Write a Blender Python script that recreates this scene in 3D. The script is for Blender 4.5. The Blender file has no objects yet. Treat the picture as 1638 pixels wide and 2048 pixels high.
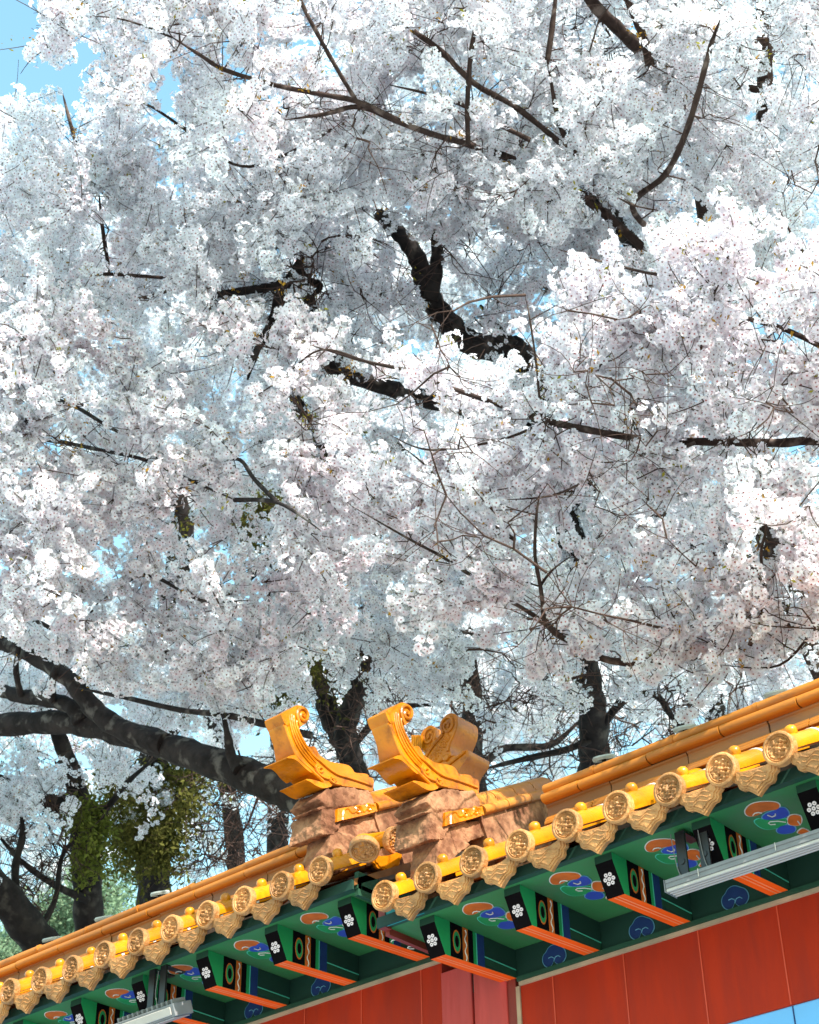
import bpy, math, random
import numpy as np
from mathutils import Matrix, Vector
R = math.radians
random.seed(7); rng = np.random.default_rng(11)
scene = bpy.context.scene; col = scene.collection

# ---------------------------------------------------------------- camera, world, sun, exposure
FX, PITCH, YAW, ROLL = 3450.5, .6198, .7049, -.0223          # focal length in photo pixels, pitch, yaw, roll
CAM = np.array([0., 0., 1.6])
vf = np.array([-math.sin(YAW)*math.cos(PITCH), math.cos(YAW)*math.cos(PITCH), math.sin(PITCH)])
_r = np.array([math.cos(YAW), math.sin(YAW), 0.]); _u = np.cross(_r, vf)
vr = math.cos(ROLL)*_r + math.sin(ROLL)*_u; vu = -math.sin(ROLL)*_r + math.cos(ROLL)*_u
cam = bpy.data.cameras.new('camera'); camo = bpy.data.objects.new('camera', cam); col.objects.link(camo)
cam.sensor_fit = 'VERTICAL'; cam.sensor_height = 36; cam.sensor_width = 28.8; cam.lens = FX/2048*36
cam.clip_end = 3000; cam.clip_start = .05
camo.matrix_world = Matrix(((vr[0], vu[0], -vf[0], 0), (vr[1], vu[1], -vf[1], 0), (vr[2], vu[2], -vf[2], 1.6), (0, 0, 0, 1)))
cam.dof.use_dof = True; cam.dof.focus_distance = 7.0; cam.dof.aperture_fstop = 9.0
scene.camera = camo
SUN = np.array([.76, -.28, .64]); SUN /= np.linalg.norm(SUN)
elev = math.asin(SUN[2])
w = bpy.data.worlds.new('World'); scene.world = w; w.use_nodes = True
nt = w.node_tree; bg = nt.nodes['Background']; sky = nt.nodes.new('ShaderNodeTexSky'); sky.sky_type = 'NISHITA'
sky.sun_disc = False; sky.sun_elevation = elev; sky.sun_rotation = math.atan2(SUN[0], SUN[1])
sky.air_density = 2.0; sky.dust_density = 1.0; sky.ozone_density = 2.2
tint = nt.nodes.new('ShaderNodeMix'); tint.data_type = 'RGBA'; tint.blend_type = 'MULTIPLY'; tint.inputs[0].default_value = 1; tint.inputs[7].default_value = (.88, 1.12, 1.06, 1)
nt.links.new(sky.outputs[0], tint.inputs[6]); nt.links.new(tint.outputs[2], bg.inputs[0]); bg.inputs[1].default_value = .15
sl = bpy.data.lights.new('sun', 'SUN'); sl.energy = 4.4; sl.angle = R(.53); sl.color = (1, .965, .92)
so = bpy.data.objects.new('sun', sl); col.objects.link(so); so.location = (6, -4, 12)
so.rotation_euler = Vector(SUN).to_track_quat('Z', 'Y').to_euler()
vs = scene.view_settings; vs.view_transform = 'Standard'; vs.look = 'None'; vs.gamma = 1; vs.exposure = 1.25
scene.render.engine = 'CYCLES'; cy = scene.cycles
cy.max_bounces = 10; cy.diffuse_bounces = 5; cy.glossy_bounces = 3; cy.transmission_bounces = 6; cy.transparent_max_bounces = 4
cy.caustics_reflective = False; cy.caustics_refractive = False

# ---------------------------------------------------------------- helpers
def ray(x, y): return vf + vr*(x-819)/FX - vu*(y-1024)/FX
def on(x, y, ax, v):                       # photo pixel -> the point where its ray meets the plane axis = v
    d = ray(x, y); return CAM + d*(v-CAM[ax])/d[ax]
def at(x, y, depth): return CAM + ray(x, y)*depth      # depth measured along the view axis
def project(p):
    d = np.asarray(p) - CAM; z = d@vf
    return np.stack([819+FX*(d@vr)/z, 1024-FX*(d@vu)/z, z], -1)

def tag(o, label=None, cat=None, group=None, kind=None):
    for k, v in (('label', label), ('category', cat), ('group', group), ('kind', kind)):
        if v: o[k] = v
    return o
def empty(name, loc, label, cat, group=None):
    o = bpy.data.objects.new(name, None); col.objects.link(o); o.location = loc; o.empty_display_size = .2
    return tag(o, label, cat, group)
def wpos(o):
    p = np.zeros(3)
    while o is not None: p = p + np.array(o.location); o = o.parent
    return p

class MB:
    """collects shapes in world coordinates and links them as one mesh object"""
    def __init__(s): s.v = []; s.f = []; s.m = []; s.s = []
    def add(s, vs, fs, mat=0, smooth=False):
        b = len(s.v); s.v += [tuple(map(float, p)) for p in vs]
        for f in fs: s.f.append(tuple(b+i for i in f)); s.m.append(mat); s.s.append(smooth)
    def box(s, lo, hi, mat=0, M=None):
        x0, y0, z0 = lo; x1, y1, z1 = hi
        vs = np.array([(x, y, z) for z in (z0, z1) for y in (y0, y1) for x in (x0, x1)], float)
        if M is not None: vs = vs@np.asarray(M)[:3, :3].T + np.asarray(M)[:3, 3]
        s.add(vs, [(0, 2, 3, 1), (4, 5, 7, 6), (0, 1, 5, 4), (2, 6, 7, 3), (0, 4, 6, 2), (1, 3, 7, 5)], mat)
    def prism(s, pts, d, mat=0, smooth=False):      # 3-D outline pts swept by vector d
        pts = [np.asarray(p, float) for p in pts]; d = np.asarray(d, float); n = len(pts)
        nrm = sum(np.cross(pts[i], pts[(i+1) % n]) for i in range(n))
        if nrm@d > 0: pts = pts[::-1]
        vs = pts + [p+d for p in pts]
        s.add(vs, [tuple(range(n)), tuple(range(2*n-1, n-1, -1))], mat)
        s.add(vs, [(i, i+n, (i+1) % n+n, (i+1) % n) for i in range(n)], mat, smooth)
    def tube(s, path, rad, n=8, mat=0, cap=True, smooth=True, rough=0):
        path = np.asarray(path, float); rad = np.broadcast_to(rad, len(path)); k = len(path)
        t = np.gradient(path, axis=0); t /= np.linalg.norm(t, axis=1)[:, None]+1e-9
        a = np.array([0, 0, 1.]) if abs(t[0][2]) < .9 else np.array([1., 0, 0])
        vs = []
        for i in range(k):
            u = a - t[i]*(a@t[i]); u /= np.linalg.norm(u)+1e-9; v = np.cross(t[i], u); a = u
            for j in range(n):
                q = 2*math.pi*j/n; rr = rad[i]*(1+rough*(random.random()-.5))
                vs.append(path[i]+rr*(math.cos(q)*u+math.sin(q)*v))
        fs = [(i*n+j, i*n+(j+1) % n, (i+1)*n+(j+1) % n, (i+1)*n+j) for i in range(k-1) for j in range(n)]
        s.add(vs, fs, mat, smooth)
        if cap: s.add([], [], mat); b = len(s.v)-len(vs); s.f += [tuple(b+j for j in range(n-1, -1, -1)), tuple(b+(k-1)*n+j for j in range(n))]; s.m += [mat]*2; s.s += [False]*2
    def sweep(s, prof, org, U, V, W, mat=0, smooth=False, close=True):  # 2-D profile (u,v) swept along vector W
        o = np.asarray(org, float); U = np.asarray(U, float); V = np.asarray(V, float)
        s.prism([o+U*a+V*b for a, b in prof], W, mat, smooth)
    def build(s, name, mats, parent=None, bevel=0, loc=None, seg=1):
        base = np.zeros(3) if parent is None else wpos(parent)
        l = np.zeros(3) if loc is None else np.asarray(loc, float)-base
        me = bpy.data.meshes.new(name)
        off = base + l
        me.from_pydata([tuple(np.array(p)-off) for p in s.v], [], s.f)
        for m in (mats if isinstance(mats, (list, tuple)) else [mats]): me.materials.append(m)
        me.polygons.foreach_set('material_index', s.m); me.polygons.foreach_set('use_smooth', s.s)
        me.validate(); me.update()
        if any(s.s): me.set_sharp_from_angle(angle=R(42))
        o = bpy.data.objects.new(name, me); col.objects.link(o); o.location = l
        if parent is not None: o.parent = parent
        if bevel:
            b = o.modifiers.new('bevel', 'BEVEL'); b.width = bevel; b.segments = seg; b.limit_method = 'ANGLE'; b.angle_limit = R(35)
        return o
def dup(o, parent, world, wob=0):
    c = o.copy(); col.objects.link(c); c.parent = parent; c.location = np.asarray(world, float)-wpos(parent)
    if wob: c.rotation_euler = [random.gauss(0, wob) for _ in range(3)]; c.location = c.location+Vector([random.gauss(0, .0025) for _ in range(3)])
    for ch in o.children:
        d = ch.copy(); col.objects.link(d); d.parent = c
    return c

# ---------------------------------------------------------------- materials
def mat(name, base, rough=.6, var=.25, scale=6, spec=.5, bump=0, bscale=40, coat=0, dirt=None, dscale=3, dthr=(.5, .62), stretch=(1, 1, 1), objvar=0):
    m = bpy.data.materials.new(name); m.use_nodes = True; n = m.node_tree.nodes; L = m.node_tree.links
    b = n['Principled BSDF']; b.inputs['Roughness'].default_value = rough; b.inputs['Specular IOR Level'].default_value = spec
    if coat: b.inputs['Coat Weight'].default_value = coat; b.inputs['Coat Roughness'].default_value = .12
    g = n.new('ShaderNodeNewGeometry'); mp = n.new('ShaderNodeMapping'); mp.inputs['Scale'].default_value = stretch; L.new(g.outputs['Position'], mp.inputs[0])
    t = n.new('ShaderNodeTexNoise'); t.inputs['Scale'].default_value = scale; t.inputs['Detail'].default_value = 6; L.new(mp.outputs[0], t.inputs[0])
    r_ = n.new('ShaderNodeMapRange'); r_.inputs[1].default_value = .3; r_.inputs[2].default_value = .7; r_.inputs[3].default_value = 1-var; r_.inputs[4].default_value = 1+var; L.new(t.outputs[0], r_.inputs[0])
    mx = n.new('ShaderNodeMix'); mx.data_type = 'RGBA'; mx.blend_type = 'MULTIPLY'; mx.inputs[0].default_value = 1
    mx.inputs[6].default_value = (*base, 1); L.new(r_.outputs[0], mx.inputs[7]); out = mx.outputs[2]
    if dirt:
        t2 = n.new('ShaderNodeTexNoise'); t2.inputs['Scale'].default_value = dscale; t2.inputs['Detail'].default_value = 9; t2.inputs['Roughness'].default_value = .65; L.new(mp.outputs[0], t2.inputs[0])
        r2 = n.new('ShaderNodeMapRange'); r2.inputs[1].default_value = dthr[0]; r2.inputs[2].default_value = dthr[1]; L.new(t2.outputs[0], r2.inputs[0])
        m2 = n.new('ShaderNodeMix'); m2.data_type = 'RGBA'; L.new(r2.outputs[0], m2.inputs[0]); L.new(out, m2.inputs[6]); m2.inputs[7].default_value = (*dirt, 1); out = m2.outputs[2]
    if objvar:      # each tile fired and weathered a little differently
        oi = n.new('ShaderNodeObjectInfo'); r4 = n.new('ShaderNodeMapRange'); r4.inputs[3].default_value = 1-objvar; r4.inputs[4].default_value = 1+objvar*.6; L.new(oi.outputs['Random'], r4.inputs[0])
        m4 = n.new('ShaderNodeMix'); m4.data_type = 'RGBA'; m4.blend_type = 'MULTIPLY'; m4.inputs[0].default_value = 1; L.new(out, m4.inputs[6]); L.new(r4.outputs[0], m4.inputs[7]); out = m4.outputs[2]
    L.new(out, b.inputs['Base Color'])
    if bump:
        t3 = n.new('ShaderNodeTexNoise'); t3.inputs['Scale'].default_value = bscale; t3.inputs['Detail'].default_value = 8; L.new(mp.outputs[0], t3.inputs[0])
        bp = n.new('ShaderNodeBump'); bp.inputs['Strength'].default_value = bump; bp.inputs['Distance'].default_value = .01; L.new(t3.outputs[0], bp.inputs['Height']); L.new(bp.outputs[0], b.inputs['Normal'])
    return m
glaze = mat('yellow_glaze', (.55, .195, .003), .3, .25, 7, .35, .2, 60, .12, (.36, .11, .006), 11, (.54, .74), objvar=.15)
glaze_o = mat('orange_glaze', (.50, .150, .002), .27, .35, 6, .3, .3, 45, .12, (.16, .036, .002), 8, (.52, .72))
ridge_m = mat('weathered_ridge_glaze', (.42, .145, .016), .45, .35, 3, .3, .25, 40, .05, (.24, .095, .025), 6, (.52, .72), (.35, 1, 1))
band_m = mat('worn_ridge_band', (.27, .115, .035), .5, .35, 3, .3, .3, 40, .0, (.20, .10, .06), 5, (.48, .68), (.3, 1, 1))
disc_m = mat('worn_tile_relief', (.45, .20, .062), .5, .4, 16, .35, .8, 75, .05, (.26, .095, .012), 8, (.54, .7), objvar=.25)
groove_m = mat('dark_groove', (.05, .03, .018), .9, .3, 30)  # very dark brown for the ridge backing and the bar light's gaps
pan_m = mat('pan_tile', (.22, .085, .02), .55, .4, 12, .4, .2, 40)
mortar_m = mat('rough_mortar', (.16, .066, .034), .95, .35, 12, .15, .9, 34, 0, (.34, .165, .085), 5, (.44, .58))
white_m = mat('white_mortar', (.72, .68, .6), .9, .15, 30)
green_m = mat('green_paint', (.036, .175, .052), .55, .12, 4, .3, .05, 30, 0, (.06, .14, .06), 3, (.5, .7))
dgreen_m = mat('dark_green_paint', (.014, .055, .028), .6, .15, 4, .3)
dg2_m = mat('deep_green_paint', (.010, .038, .024), .6, .15, 4, .3)
bgreen_m = mat('bright_green_paint', (.014, .25, .070), .5, .12, 5, .35)
black_m = mat('black_paint', (.005, .0035, .004), .85, .2, 5, .03)
orange_m = mat('orange_paint', (.97, .105, .006), .5, .12, 5, .15)
oran2_m = mat('orange_brown_paint', (.55, .11, .012), .5, .2, 18, .3)
blue_m = mat('blue_paint', (.018, .060, .32), .5, .15, 12, .35)
navy_m = mat('navy_paint', (.012, .032, .12), .5, .15, 12, .35)
cream_m = mat('cream_line_paint', (.62, .56, .45), .6, .1, 12)
aqua_m = mat('pale_blue_line_paint', (.10, .28, .38), .6, .1, 12)
mint_m = mat('mint_line_paint', (.08, .52, .33), .6, .1, 12)
petal_dot = mat('white_dot_paint', (.75, .62, .60), .6, .08, 12)
red_m = mat('red_wall_paint', (.39, .024, .005), .55, .12, 2.2, .15, .08, 25, 0, (.29, .022, .010), 5, (.42, .72), (2.5, 1, .35))
pink_m = mat('faded_red_post_paint', (.50, .06, .05), .55, .15, 3, .3, .05, 30, 0, (.42, .04, .03), 4, (.45, .7), (4, 1, .5))
dred_m = mat('dark_red_paint', (.20, .02, .010), .6, .15, 6)
seam_m = mat('bright_red_seam', (.55, .050, .014), .5, .1, 10)
tan_m = mat('tan_trim', (.42, .29, .18), .7, .2, 10)
sunlit_teal_m = mat('sunlit_fascia_teal', (.0, .26, .24), .5, .12, 6)  # brighter fascia colour with the sunlight painted in
skyblue_m = mat('light_blue_panel_paint', (.16, .45, .80), .45, .08, 2, .35)
steel_m = mat('grey_aluminium', (.20, .195, .19), .6, .15, 10, .2)
lens_m = mat('pale_lens', (.46, .40, .34), .3, .06, 20, .5)
strap_m = mat('black_steel', (.015, .013, .013), .35, .2, 10, .6)
rim_m = mat('grey_ceramic', (.40, .40, .36), .5, .2, 20)
ground_m = mat('pale_paving', (.38, .385, .39), .9, .15, .8, .2, .2, 8)

# ---------------------------------------------------------------- setting
g = MB(); g.add([(-600, -600, 0), (600, -600, 0), (600, 600, 0), (-600, 600, 0)], [(0, 1, 2, 3)]); tag(g.build('ground', ground_m), kind='structure')

# ---------------------------------------------------------------- the two roofed wall sections
SP, EY, EZ = .24, 5.114, 4.511            # tile spacing, eave line y, z (right section)
SL = R(28); TA = math.tan(SL); AX = np.array([0, math.cos(SL), math.sin(SL)]); NX = np.array([0, -math.sin(SL), math.cos(SL)])
RSP = .456; RY = 5.317; WY = 5.83; RIDGE_Y = 5.76; TOP_Y = 6.16

def disc_shape(mb, c, U, V, N, r=.064, th=.026, seed=0):
    """round tile end: raised rim, groove, and a coiled relief in the middle; c = centre of the face, N = outward"""
    rg = np.random.default_rng(seed); nr, na = 19, 56; vs = []; fs = []
    ph = rg.random(6)*6.28
    rad = np.array([0, .06, .12, .18, .24, .30, .36, .42, .48, .54, .59, .63, .67, .73, .79, .84, .88, .94, 1.0])*r
    for i, q in enumerate(rad/r):
        for j in range(na):
            a = 2*math.pi*j/na
            if q > .9: h = .0 if q < .99 else -.003
            elif q > .83: h = .001
            elif q > .77: h = -.006
            elif q > .70: h = -.002
            elif q > .64: h = -.010
            else:
                x, y = q*math.cos(a), q*math.sin(a)
                h = -.007+.0065*math.sin(9*x+3*math.sin(8*y+ph[0])+ph[1])*math.sin(11*y-4*x+ph[2])+.004*math.sin(19*x+7*y+ph[3])*math.sin(17*y-9*x+ph[4])-(.004 if abs(q-.42-.12*math.sin(3*a+ph[5])) < .05 else 0)
            vs.append(c+U*rad[i]*math.cos(a)+V*rad[i]*math.sin(a)+N*h)
    for i in range(nr-1):
        for j in range(na): fs.append((i*na+j, (i+1)*na+j, (i+1)*na+(j+1) % na, i*na+(j+1) % na))
    b = len(vs)
    for j in range(na):
        a = 2*math.pi*j/na; vs.append(c+U*r*math.cos(a)+V*r*math.sin(a)-N*th)
    fs += [((nr-1)*na+j, b+j, b+(j+1) % na, (nr-1)*na+(j+1) % na) for j in range(na)]
    fs.append(tuple(b+j for j in range(na-1, -1, -1)))
    mb.add(vs, fs, 0, True)

def half_round(mb, p0, d, n, side, r, mat=0, arc=math.pi, k=12):   # half cylinder from p0 along d, n = up
    vs = []
    for t in (0, 1):
        for j in range(k+1):
            a = -arc/2+arc*j/k; vs.append(p0+d*t+n*r*math.cos(a)+side*r*math.sin(a))
    fs = [(j, j+1, k+2+j, k+1+j) for j in range(k)]
    mb.add(vs, fs, mat, True)
    mb.add(vs, [tuple(range(k, -1, -1)), tuple(range(k+1, 2*k+2)), (0, k+1, 2*k+1, k)], mat)

DISC_TILT = R(3)
DN = np.array([0, -math.cos(DISC_TILT), -math.sin(DISC_TILT)]); DV = np.array([0, -math.sin(DISC_TILT), math.cos(DISC_TILT)]); DU = np.array([1., 0, 0])
def cover_tile(root, c, seed, length):
    c = np.asarray(c, float); X = np.array([1., 0, 0]); m = MB()
    half_round(m, c-NX*.012+AX*.034, AX*.266, NX, X, .050, 0, R(200))
    half_round(m, c-NX*.012+AX*.302, AX*.018, NX, X, .0525, 1, R(200))
    half_round(m, c-NX*.012+AX*.322, AX*(length-.322), NX, X, .050, 0, R(200))
    k = c+AX*.16+NX*.034
    m.tube([k, k+NX*.014, k+NX*.022, k+NX*.031, k+NX*.036], [.023, .025, .024, .018, .006], 10, 0)
    o = m.build('cover_tile', [glaze, white_m], root, loc=c)
    d = MB(); disc_shape(d, c+DN*.004, DU, DV, DN, .0655, .03, seed); d.build('tile_disc', disc_m, o)
    return o
def drip_outline():
    pts = [(-.092, .052), (-.065, .040), (-.03, .032), (0, .030), (.03, .032), (.065, .040), (.092, .052), (.094, .026), (.091, .004), (.076, -.006), (.072, -.024), (.062, -.034), (.044, -.036), (.024, -.050), (0, -.070),
           (-.024, -.050), (-.044, -.036), (-.062, -.034), (-.072, -.024), (-.076, -.006), (-.091, .004), (-.094, .026)]
    return pts
def drip_tile(root, c):
    """hanging plate of a concave pan tile, with stepped cloud edge and wave relief"""
    c = np.asarray(c, float); m = MB(); tl = R(8)
    U = np.array([1., 0, 0]); V = np.array([0, -math.sin(tl), math.cos(tl)]); N = np.array([0, -math.cos(tl), -math.sin(tl)])
    P = drip_outline(); m.prism([c+U*a+V*b for a, b in P], -N*.022)
    m.prism([c+U*a*.90+V*(b*.86+.001) for a, b in P], N*.005)
    m.prism([c+U*a*.78+V*(b*.70+.003)+N*.005 for a, b in P], N*.004)
    for s, (b0, am, ph) in enumerate(((.012, .006, 0), (-.002, .007, 1.3), (-.017, .006, 2.2))):
        xs = np.linspace(-.055+.008*s, .055-.008*s, 12)
        m.tube([c+U*x+V*(b0+am*math.sin(x*95+ph))+N*.009 for x in xs], .0038, 5, 0)
    # concave trough behind the plate, laid up the slope
    k = 8; vs = []
    for t in (0, .62):
        for j in range(k+1):
            x = -.088+.176*j/k; z = .036-.022*(1-(x/.088)**2); vs.append(c+U*x+V*z+AX*t)
    m.add(vs, [(j+1, j, k+1+j, k+2+j) for j in range(k)], 0, True)
    return m.build('drip_tile', [disc_m], root, bevel=.002, loc=c)

FR = [(0, 0)]
def ridge_profile():   # (toward viewer, up): strips, recessed band, overhanging roll, groove, cap roll
    return dict(
        foot=[(0, 0), (.030, 0), (.030, .014), (.022, .018), (.022, .030), (.012, .034), (.012, .042), (0, .042)],
        band=[(-.01, .042), (-.004, .042), (-.004, .088), (.006, .096), (.006, .104), (-.01, .104)],
        roll=[(0, .104)]+[(.022+.024*math.sin(a), .127-.023*math.cos(a)) for a in np.linspace(0, math.pi, 8)]+[(0, .150)],
        cap=[(-.02, .152)]+[(-.006+.034*math.sin(a), .178-.026*math.cos(a)) for a in np.linspace(0, math.pi, 9)]+[(-.05, .204), (-.05, .152)])
def build_ridge(root, x0, x1, y, z, seed):
    P = ridge_profile(); rg = np.random.default_rng(seed); Y = np.array([0, -1., 0]); Z = np.array([0, 0, 1.])
    m = MB(); m.box((x0, y+.012, z-.19), (x1, y+.16, z+.158), 2)
    for nm, ln, mt in (('foot', .36, 0), ('band', .40, 1), ('roll', .37, 0), ('cap', .42, 0)):
        x = x0+rg.random()*.2-.2
        while x < x1:
            a, b = max(x, x0), min(x+ln-.006, x1)
            if b-a > .03:
                dy, dz = rg.normal(0, .0022, 2); sg = rg.normal(0, .004)
                vs = [np.array([a, y-u+dy, z+v+dz]) for u, v in P[nm]]
                m.prism(vs, (b-a, sg*.5, sg*.5), mt, nm in ('roll', 'cap'))
                if nm == 'cap':
                    m.prism([np.array([b-.014, y-u*1.09-.0*v+dy, z+v*1.012+dz]) for u, v in P[nm]], (.018, 0, 0), mt)
            x += ln
    return m.build('ridge', [ridge_m, band_m, groove_m], root, bevel=.002)

def pix(l, k, ox, oy): return [(ox+a/k, oy+b/k) for a, b in l]
K8 = lambda l: pix(l, 5.46, 1000, 1720)
CLOUD = [('o', [(548,215),(580,160),(650,135),(760,128),(850,135),(890,165),(870,200),(800,205),(740,215),(700,250),(640,265),(580,260)]),
 ('g', [(672,300),(720,275),(760,285),(900,285),(1000,280),(1022,310),(980,350),(900,375),(800,382),(720,345)]),
 ('b', [(745,265),(790,220),(870,198),(900,170),(960,168),(1010,210),(1022,240),(980,265),(900,280),(800,287)]),
 ('b', [(930,385),(960,345),(1040,338),(1110,350),(1132,390),(1100,415),(1000,427),(940,410)]),
 ('o', [(1010,260),(1040,232),(1130,235),(1160,270),(1172,325),(1120,340),(1030,325)]),
 ('o', [(1135,405),(1175,365),(1230,380),(1300,425),(1330,470),(1240,432),(1160,415)])]
SWIRL = [[(735,215),(700,208),(665,215),(650,235)], [(800,235),(845,250),(880,238),(875,222)], [(1000,300),(920,290),(840,295),(825,310),(850,322),(900,320)], [(1155,325),(1120,290)]]
SCROLL = [(470,1090),(480,1040),(510,1010),(530,965),(570,935),(610,930),(650,948),(690,960),(715,1000),(722,1050),(700,1100),(665,1135),(625,1135),(600,1110),(590,1085),(575,1140),(545,1172),(505,1165),(478,1130)]
SCURL = [[(600,1100),(592,1070),(565,1060),(535,1075)], [(598,1095),(610,1060),(640,1045),(665,1060)]]
def smooth_loop(p, it=2):
    p = [np.asarray(q, float) for q in p]
    for _ in range(it):
        p = [x for i in range(len(p)) for x in (p[i]*.75+p[(i+1) % len(p)]*.25, p[i]*.25+p[(i+1) % len(p)]*.75)]
    return p
def grow(p, d):    # outline pushed outward from its centroid by about d
    c = sum(p)/len(p); return [c+(q-c)*(1+d/(np.linalg.norm(q-c)+1e-6)) for q in p]

RB = -3.535        # x of the rafter whose bay was traced
SZ = 4.430         # soffit height, right section
def flat_paint(m, P, N, mf, ml, lw, lift):
    P = smooth_loop(P); m.prism([p+N*.0004 for p in grow(P, lw)], N*(.0016+lift), ml); m.prism([p+N*.0004 for p in P], N*(.0030+lift), mf)

def wall_section(x0, x1, dz, dx_idx, n_tiles, raf0, n_raf, ridge_x0, ridge_x1, label, wall_x0, wall_x1, seed, base):
    root = empty('roofed_wall', base, label, 'wall', 'yellow tiled roofed walls')
    Z = np.array([0, 0, dz]); ez = EZ+dz; sz = SZ+dz
    # roof deck, both slopes
    m = MB(); th = .05
    for sgn in (1, -1):
        y0 = EY+.10 if sgn > 0 else 2*TOP_Y-EY-.03; zq = ez-.045; zt = zq+abs(TOP_Y-y0)*TA
        m.box((x0, y0-.012, zq-.05), (x1, y0-.002, zq-.004), 1); m.prism([np.array([x0, y0, zq]), np.array([x0, TOP_Y, zt]), np.array([x0, TOP_Y, zt-th]), np.array([x0, y0, zq-.03])], (x1-x0, 0, 0), 0)
    m.build('roof_deck', [pan_m, dg2_m], root)
    # eave fascia and soffit with painted clouds
    m = MB(); m.box((x0, 5.235, sz), (x1, 5.262, sz+.04), 0); m.build('fascia', dgreen_m, root)
    m = MB(); m.box((x0, 5.264, sz), (x1, WY+.01, sz+.02), 0)
    N = np.array([0, 0, -1.]); fill = dict(o=1, b=2, g=3); line = dict(o=4, b=5, g=6)
    for k in range(n_raf):
        off = np.array([raf0-k*RSP-RB, 0, dz])
        for c, pts in CLOUD:
            P = [on(a, b, 2, SZ) for a, b in K8(pts)]; jc = sum(P)/len(P); jr = np.random.default_rng(k*31+seed*7+CLOUD.index((c, pts))); js = 1+jr.normal(0, .035); ja = jr.normal(0, .05); jo = jr.normal(0, .004, 2)
            P = [jc+js*np.array([(p-jc)[0]*math.cos(ja)-(p-jc)[1]*math.sin(ja), (p-jc)[0]*math.sin(ja)+(p-jc)[1]*math.cos(ja), 0])+np.array([jo[0], jo[1], 0])+off for p in P]
            if max(p[0] for p in P) < x1-.01 and min(p[0] for p in P) > x0+.01:
                flat_paint(m, P, N, fill[c], line[c], .0045, CLOUD.index((c, pts))*.0004)
        for s in SWIRL:
            P = [on(a, b, 2, SZ)+off+N*.006 for a, b in K8(s)]
            if P[0][0] < x1-.1: m.tube(P, .0028, 4, 4)
    m.build('soffit', [green_m, oran2_m, blue_m, bgreen_m, cream_m, aqua_m, mint_m], root)
    # back board between the rafters, with a scroll in each bay
    m = MB(); m.box((x0, WY, 4.300+dz), (x1, WY+.03, sz-.001), 0); N = np.array([0, -1., 0])
    for k in range(n_raf):
        off = np.array([raf0-k*RSP-RB, 0, dz]); P = [on(a, b, 1, WY)+off for a, b in K8(SCROLL)]
        if max(p[0] for p in P) > x1-.02 or min(p[0] for p in P) < max(x0, wall_x0)-.02: continue
        flat_paint(m, P, N, 1, 2, .004, 0)
        for s in SCURL: m.tube([on(a, b, 1, WY)+off+N*.004 for a, b in K8(s)], .0022, 4, 2)
    m.build('frieze_board', [dg2_m, navy_m, aqua_m], root)
    m = MB(); m.box((max(x0, wall_x0-.004), WY-.018, 4.280+dz), (x1, WY+.03, 4.299+dz), 0); m.build('beam_edge', dgreen_m, root)
    m = MB(); m.box((wall_x0, WY-.010, 4.262+dz), (wall_x1, WY+.03, 4.279+dz), 0); m.build('trim', tan_m, root)
    # rafters
    proto = None
    for k in range(n_raf):
        xc = raf0-k*RSP; hw = .041
        if proto is not None: dup(proto, root, (xc, RY, 4.333+dz)); continue
        m = MB(); zt = sz-.001; zb = 4.274+dz; zb1 = 4.301+dz; yb = RY+.03; yt = RY-.035
        A = [(yt, zt), (yt, zt-.030), (yb, zb), (WY-.001, zb1), (WY-.001, zt)]
        L_ = [np.array([xc-hw, y, z]) for y, z in A]; R_ = [p+np.array([2*hw, 0, 0]) for p in L_]
        v = L_+R_; m.add(v, [(4, 3, 2, 1, 0), (5, 6, 7, 8, 9)], 0); m.add(v, [(0, 1, 6, 5)], 1); m.add(v, [(1, 2, 7, 6)], 2)
        m.add(v, [(2, 3, 8, 7)], 3); m.add(v, [(3, 4, 9, 8)], 0)
        # narrow bright line under the beam
        # flower on the slanted end
        a_, b_ = np.array([0, yt, zt-.030]), np.array([0, yb, zb]); V = (a_-b_)/np.linalg.norm(a_-b_); Nn = np.cross(np.array([1., 0, 0]), V); Nn = Nn if Nn[1] < 0 else -Nn
        c = (a_+b_)/2*np.array([1, 1, 1])+np.array([xc, 0, 0])+V*.002
        for q in range(7):
            o = np.zeros(3) if q == 6 else np.array([math.cos(q*math.pi/3), 0, 0])*.019+V*math.sin(q*math.pi/3)*.019
            m.prism([c+o+np.array([1., 0, 0])*.0082*math.cos(t)+V*.0082*math.sin(t) for t in np.linspace(0, 2*math.pi, 11)[:-1]], Nn*.003, 4)
            m.prism([c+o+np.array([1., 0, 0])*.0022*math.cos(t)+V*.0022*math.sin(t)+Nn*.003 for t in np.linspace(0, 2*math.pi, 7)[:-1]], Nn*.001, 2)
        # painted bands on both cheeks
        for s in (-1, 1):
            xs = xc+s*hw; D = np.array([s*1., 0, 0])
            def zbot(y): return zb+(zb1-zb)*(y-yb)/(WY-yb)+.001
            def strip(y0, y1, mt, lift, za=None, zc=None):
                p = [np.array([xs, y0, zbot(y0) if za is None else za]), np.array([xs, y1, zbot(y1) if za is None else za]), np.array([xs, y1, (zt-.001) if zc is None else zc]), np.array([xs, y0, (zt-.001) if zc is None else zc])]
                m.prism(p, D*lift, mt)
            strip(yb+.035, yb+.115, 2, .0012); strip(yb+.117, yb+.152, 6, .0012); strip(yb+.154, yb+.186, 2, .0012); strip(yb+.188, yb+.206, 5, .0012); strip(yb+.206, yb+.212, 9, .0016); strip(yb+.214, yb+.262, 7, .0012); strip(yb+.264, WY-.002, 8, .0012)
            strip(yb+.262, WY-.004, 9, .0030, 4.334+dz, 4.3385+dz)
            strip(yb+.262, WY-.004, 10, .0026, 4.303+dz, 4.333+dz)
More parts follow.
